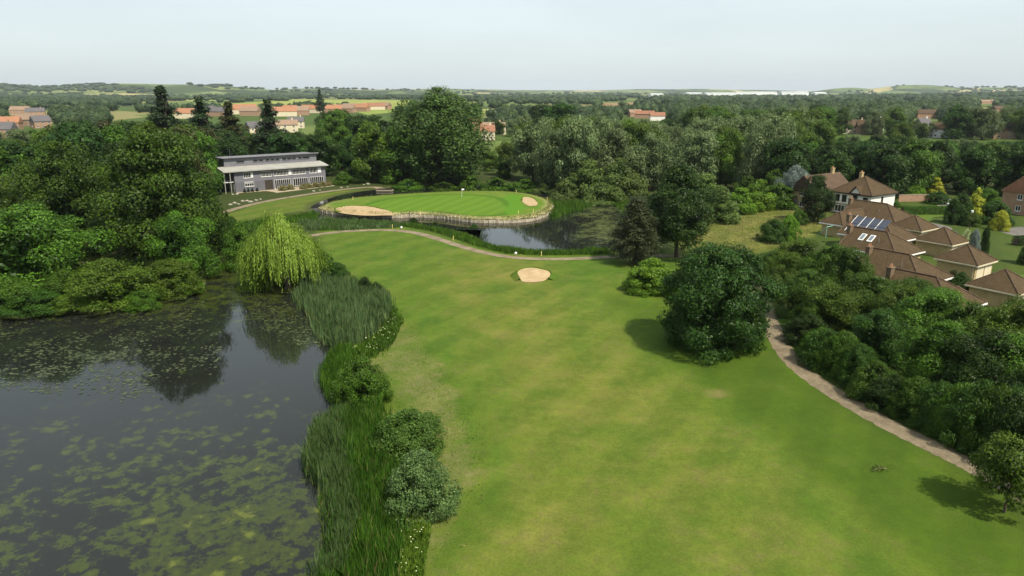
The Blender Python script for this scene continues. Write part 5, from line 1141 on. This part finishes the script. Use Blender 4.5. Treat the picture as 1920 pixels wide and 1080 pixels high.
for px, py in ((662, 374), (789, 397), (972, 399), (1000, 396), (1026, 373), (968, 361)): stake(px, py, 1.3, 'pale hazard stake on the edge of the island green', M_YEL, .8, 'island stakes')
def marker(px, py, label):
    x, y = g(px, py); r = thing('yardage_marker', label, 'marker', (x, y, gz(x, y)), 0, 'white ball markers'); MB().tube([(0, 0, -.1), (0, 0, .35)], [.05, .05], 6).obj('stem', M_TIMB2, r)
    me = bpy.data.meshes.new('ball'); me.from_pydata((IV * .24 + np.array([0, 0, .55])).tolist(), [], IF.tolist()); me.materials.append(M_WHITE); me.polygons.foreach_set('use_smooth', np.ones(len(IF), bool)); link('ball', me, r)
marker(753, 432, 'white ball shaped marker beside the golf path'); marker(967, 480, 'white ball shaped marker beside the golf path')
x, y = g(1627, 748); sg = thing('path_sign', 'small pale post sign under the footpath trees', 'sign', (x, y, gz(x, y)), .4); MB().box(-.05, .05, -.04, .04, -.1, 1.1).obj('post', M_LEAD, sg); MB().box(-.08, .08, -.07, -.04, .8, 1.05).obj('plate', M_WHITE, sg)
# sandy scrape on the right of the fairway and a dropped branch
x, y = g(1648, 886); bnch = thing('fallen_branch', 'small fallen branch lying on the grass near the footpath', 'branch', (x, y, gz(x, y)), .3); MB().tube([(-.6, 0, .05), (0, .1, .1), (.7, -.05, .06)], [.03, .04, .02], 6).tube([(0, .1, .1), (.3, .4, .15)], [.025, .012], 5).obj('wood', M_TIMB2, bnch)
nl = 160; P = rng.normal(0, 1, (nl, 3)) * np.array([.45, .22, .07]) + np.array([0, 0, .13]); link('leaves', leaf_mesh('leaves', P, rng.normal(0, 1, (nl, 3)) + np.array([0, 0, 1]), np.full(nl, .13), .6, rng.random(nl), F_OLIVE), bnch)

# ------------------------------------------------------------------ far houses, barns and sheds
def fh(px, py, L, Wd, ze, zr, wall, roof, label, rz=None, group=None, name='distant_house', nwin=3, hips=(0, 0), detail=False):
    x, y = g(px, py); HOUSE_XY.append((x, y))
    return block_house(name, x, y, random.uniform(-.5, .5) if rz is None else rz, L, Wd, ze, zr, wall, roof, label, nwin, 2, 'house', group, detail, hips, detail)
g1 = 'houses left beyond the wood'
for px, py, L, rf, rz in ((15, 243, 18, M_ORANGE, .3), (52, 236, 22, M_TAN, -.3), (78, 240, 12, M_SLATE, .9), (40, 214, 22, M_TAN, .1), (68, 218, 18, M_SLATE, .5), (8, 258, 13, M_SLATE, .2)):
    fh(px, py, L, 10, 5.2, 9.6, M_BRRED, rf, {M_ORANGE.name: 'far orange roofed house beyond the left wood', M_TAN.name: 'far tan roofed house beyond the left wood', M_SLATE.name: 'far grey roofed house beyond the left wood'}[rf.name], rz, g1, detail=True)
fh(482, 254, 12, 9, 5.2, 9, M_CREAM, M_SLATE, 'cream house with dark roof right behind the ivy dark redwood', .7, detail=True)
fh(535, 248, 17, 9, 5.2, 8.6, M_CREAM, M_TAN, 'large cream house with grey tan roof seen past the redwood', .35, detail=True)
fh(556, 240, 12, 8, 5.2, 8.6, M_CREAM, M_SLATE, 'smaller cream house adjoining the large cream house', .2, detail=True)
g2 = 'new estate houses beyond the wood'
for k, (px, py, rf) in enumerate(((352, 222, M_ORANGE), (392, 214, M_SLATE), (410, 218, M_SLATE), (445, 214, M_ORANGE), (470, 217, M_TAN), (460, 210, M_ORANGE), (532, 218, M_ORANGE), (545, 213, M_ORANGE), (565, 216, M_TAN), (585, 212, M_ORANGE), (625, 212, M_ORANGE), (648, 211, M_TAN), (662, 208, M_TAN), (676, 209, M_ORANGE), (692, 206, M_ORANGE), (705, 206, M_RED), (722, 205, M_TAN))):
    fh(px, py, random.uniform(18, 30), 11, 5.4, 10.5, M_BRRED if k % 3 else M_CREAM, rf, {M_ORANGE.name: 'far orange roofed new estate house beyond the clubhouse wood', M_TAN.name: 'far tan roofed new estate house beyond the clubhouse wood', M_SLATE.name: 'far grey roofed new estate house beyond the clubhouse wood', M_RED.name: 'far red roofed new estate house beyond the clubhouse wood'}[rf.name], None, g2)
fh(885, 254, 16, 13, 5.4, 11, M_BRRED, M_RED, 'big red roofed house beside the tall poplar', .5, detail=True, hips=(1, 1))
fh(908, 262, 12, 10, 5, 8.6, M_CREAM, M_RED, 'lower red roofed house by the big red one', .1, detail=True)
fh(922, 252, 18, 9, 5.2, 8, M_CREAM, M_TAN, 'long cream house right of the big red roofed house', -.1, detail=True)
g3 = 'houses in the right wood'
for px, py, L, wl, rf, lab in ((1600, 250, 14, M_CREAM, M_TILE2, 'far brown roofed cream house in the right wood'), (1628, 252, 15, M_BRRED, M_TILE, 'far brown roofed brick house in the right wood'), (1640, 244, 9, M_RENDER, M_TILE, 'far white gabled house in the right wood'),
                               (1735, 222, 20, M_BRRED, M_TILE2, 'far long brown roofed house above the right wood'), (1775, 258, 20, M_RENDER, M_TILE, 'far wide brown roofed white house in the right wood'), (1815, 254, 15, M_RENDER, M_TILE, 'far white house with pointed gable in the right wood'), (1728, 246, 8, M_RENDER, M_SLATE, 'far small white gable in the right wood'),
                               (1888, 260, 17, M_BRRED, M_TILE, 'far orange brick house with brown roof in the right wood'), (1872, 212, 22, M_BRRED, M_TILE2, 'far brown roof low among the right woods'), (1850, 195, 30, M_BRRED, M_TAN, 'far pale roof on the right skyline'), (1905, 232, 14, M_RENDER, M_TILE, 'far white walled house at the right wood edge')):
    fh(px, py, L, 9.5, 5, 9.2, wl, rf, lab, None, None, detail=py > 235)
for px, py, L, wl, rf, lab in ((1208, 222, 20, M_BRRED, M_RED, 'far red roofed farmhouse beyond the willows'), (1232, 226, 14, M_RENDER, M_RED, 'far white walled farmhouse beyond the willows'), (1190, 219, 14, M_BRRED, M_TAN, 'far tan roofed barn beyond the willows')):
    fh(px, py, L, 9, 4.5, 8, wl, rf, lab)
M_SHED = plain('white_sheeting', (.82, .83, .84), .6, .05, .02)
for px, D, L, h in ((1230, 2300, 38, 17), (1300, 3300, 70, 18), (1348, 2500, 105, 19), (1415, 3300, 190, 21), (1487, 3000, 110, 22), (1535, 3000, 45, 20)):
    x, y = at(px, D); w_ = thing('warehouse', {17: 'small white warehouse shed in the far plain', 18: 'long low white warehouse far beyond the wood', 19: 'white warehouse before the longest far shed', 21: 'longest white warehouse on the far plain', 22: 'bright white warehouse left of the far hill', 20: 'short white shed beside the bright warehouse'}[h], 'warehouse', (x, y, 0), random.uniform(-.06, .06))
    MB().box(-L / 2, L / 2, -25, 25, 0, h).obj('wall', M_SHED, w_); m = MB(); m.add([(-L / 2 - 1, -26, h), (L / 2 + 1, -26, h), (L / 2 + 1, 26, h), (-L / 2 - 1, 26, h), (-L / 2 - 1, 0, h + 2), (L / 2 + 1, 0, h + 2)], [(0, 1, 5, 4), (2, 3, 4, 5), (0, 4, 3), (1, 2, 5), (0, 3, 2, 1)]).obj('roof', M_SHED, w_)

def clear(P, h, w):
    return P, h, w
P, h = scatter_far(475, 950, 12.5, .55, (8, 13)); far_wood('far_woodland', P, h, h * rng.uniform(.8, 1.1, len(h)), 70, 1.5, foliage('leaf_far', (.024, .046, .012), (.066, .10, .030), var=0), 'woodland and hedgerow trees beyond the single trees')
P, h = scatter_far(950, 3000, 24, .75, (8, 13)); far_wood('far_woodland', P, h, h * rng.uniform(.9, 1.9, len(h)), 16, 3.2, MATS['leaf_far'], 'distant woodland across the plain')
def ridge_wood():
    P = []; 
    for px0, px1, D0, D1, n in ((-60, 420, 3700, 4500, 420), (-60, 160, 2200, 3400, 300), (420, 1000, 4200, 6000, 260), (1560, 1990, 4200, 6200, 420), (1780, 1990, 1700, 2500, 420), (1000, 1560, 3600, 6000, 260), (150, 800, 2000, 3400, 500), (900, 1560, 2000, 3400, 420)):
        px = rng.uniform(px0, px1, n); D = rng.uniform(D0, D1, n); c = np.round(rng.normal(0, 1, n) * 6); P.append(np.column_stack([(px - 960) / FPX * D * .98, D]))
    P = np.concatenate(P); k = np.sin(P[:, 0] * .004 + 2 * np.sin(P[:, 1] * .003)) > -.25; P = P[k]
    h = rng.uniform(9, 16, len(P)); far_wood('ridge_woodland', P, h, h * rng.uniform(1.4, 3.4, len(h)), 8, 5, MATS['leaf_far'], 'hazy woods on the far hills')
ridge_wood()

# ------------------------------------------------------------------ haze: even air round the whole scene
hz = MB().box(-13500, 13500, -800, 13500, -3.2, 190).obj('haze'); tag(hz, kind='stuff')
b = NB('haze_air'); pv = b.n('VolumePrincipled'); pv.inputs['Color'].default_value = (.80, .89, 1, 1); pv.inputs['Density'].default_value = .000045; pv.inputs['Anisotropy'].default_value = 0.1
b.l(pv.outputs[0], b.out.inputs['Volume']); hz.data.materials.append(b.m)
print('trees etc', len(PLANTED), 'objects', len(bpy.data.objects), 'tris', sum(len(m.loops) - 2 * len(m.polygons) for m in bpy.data.meshes))
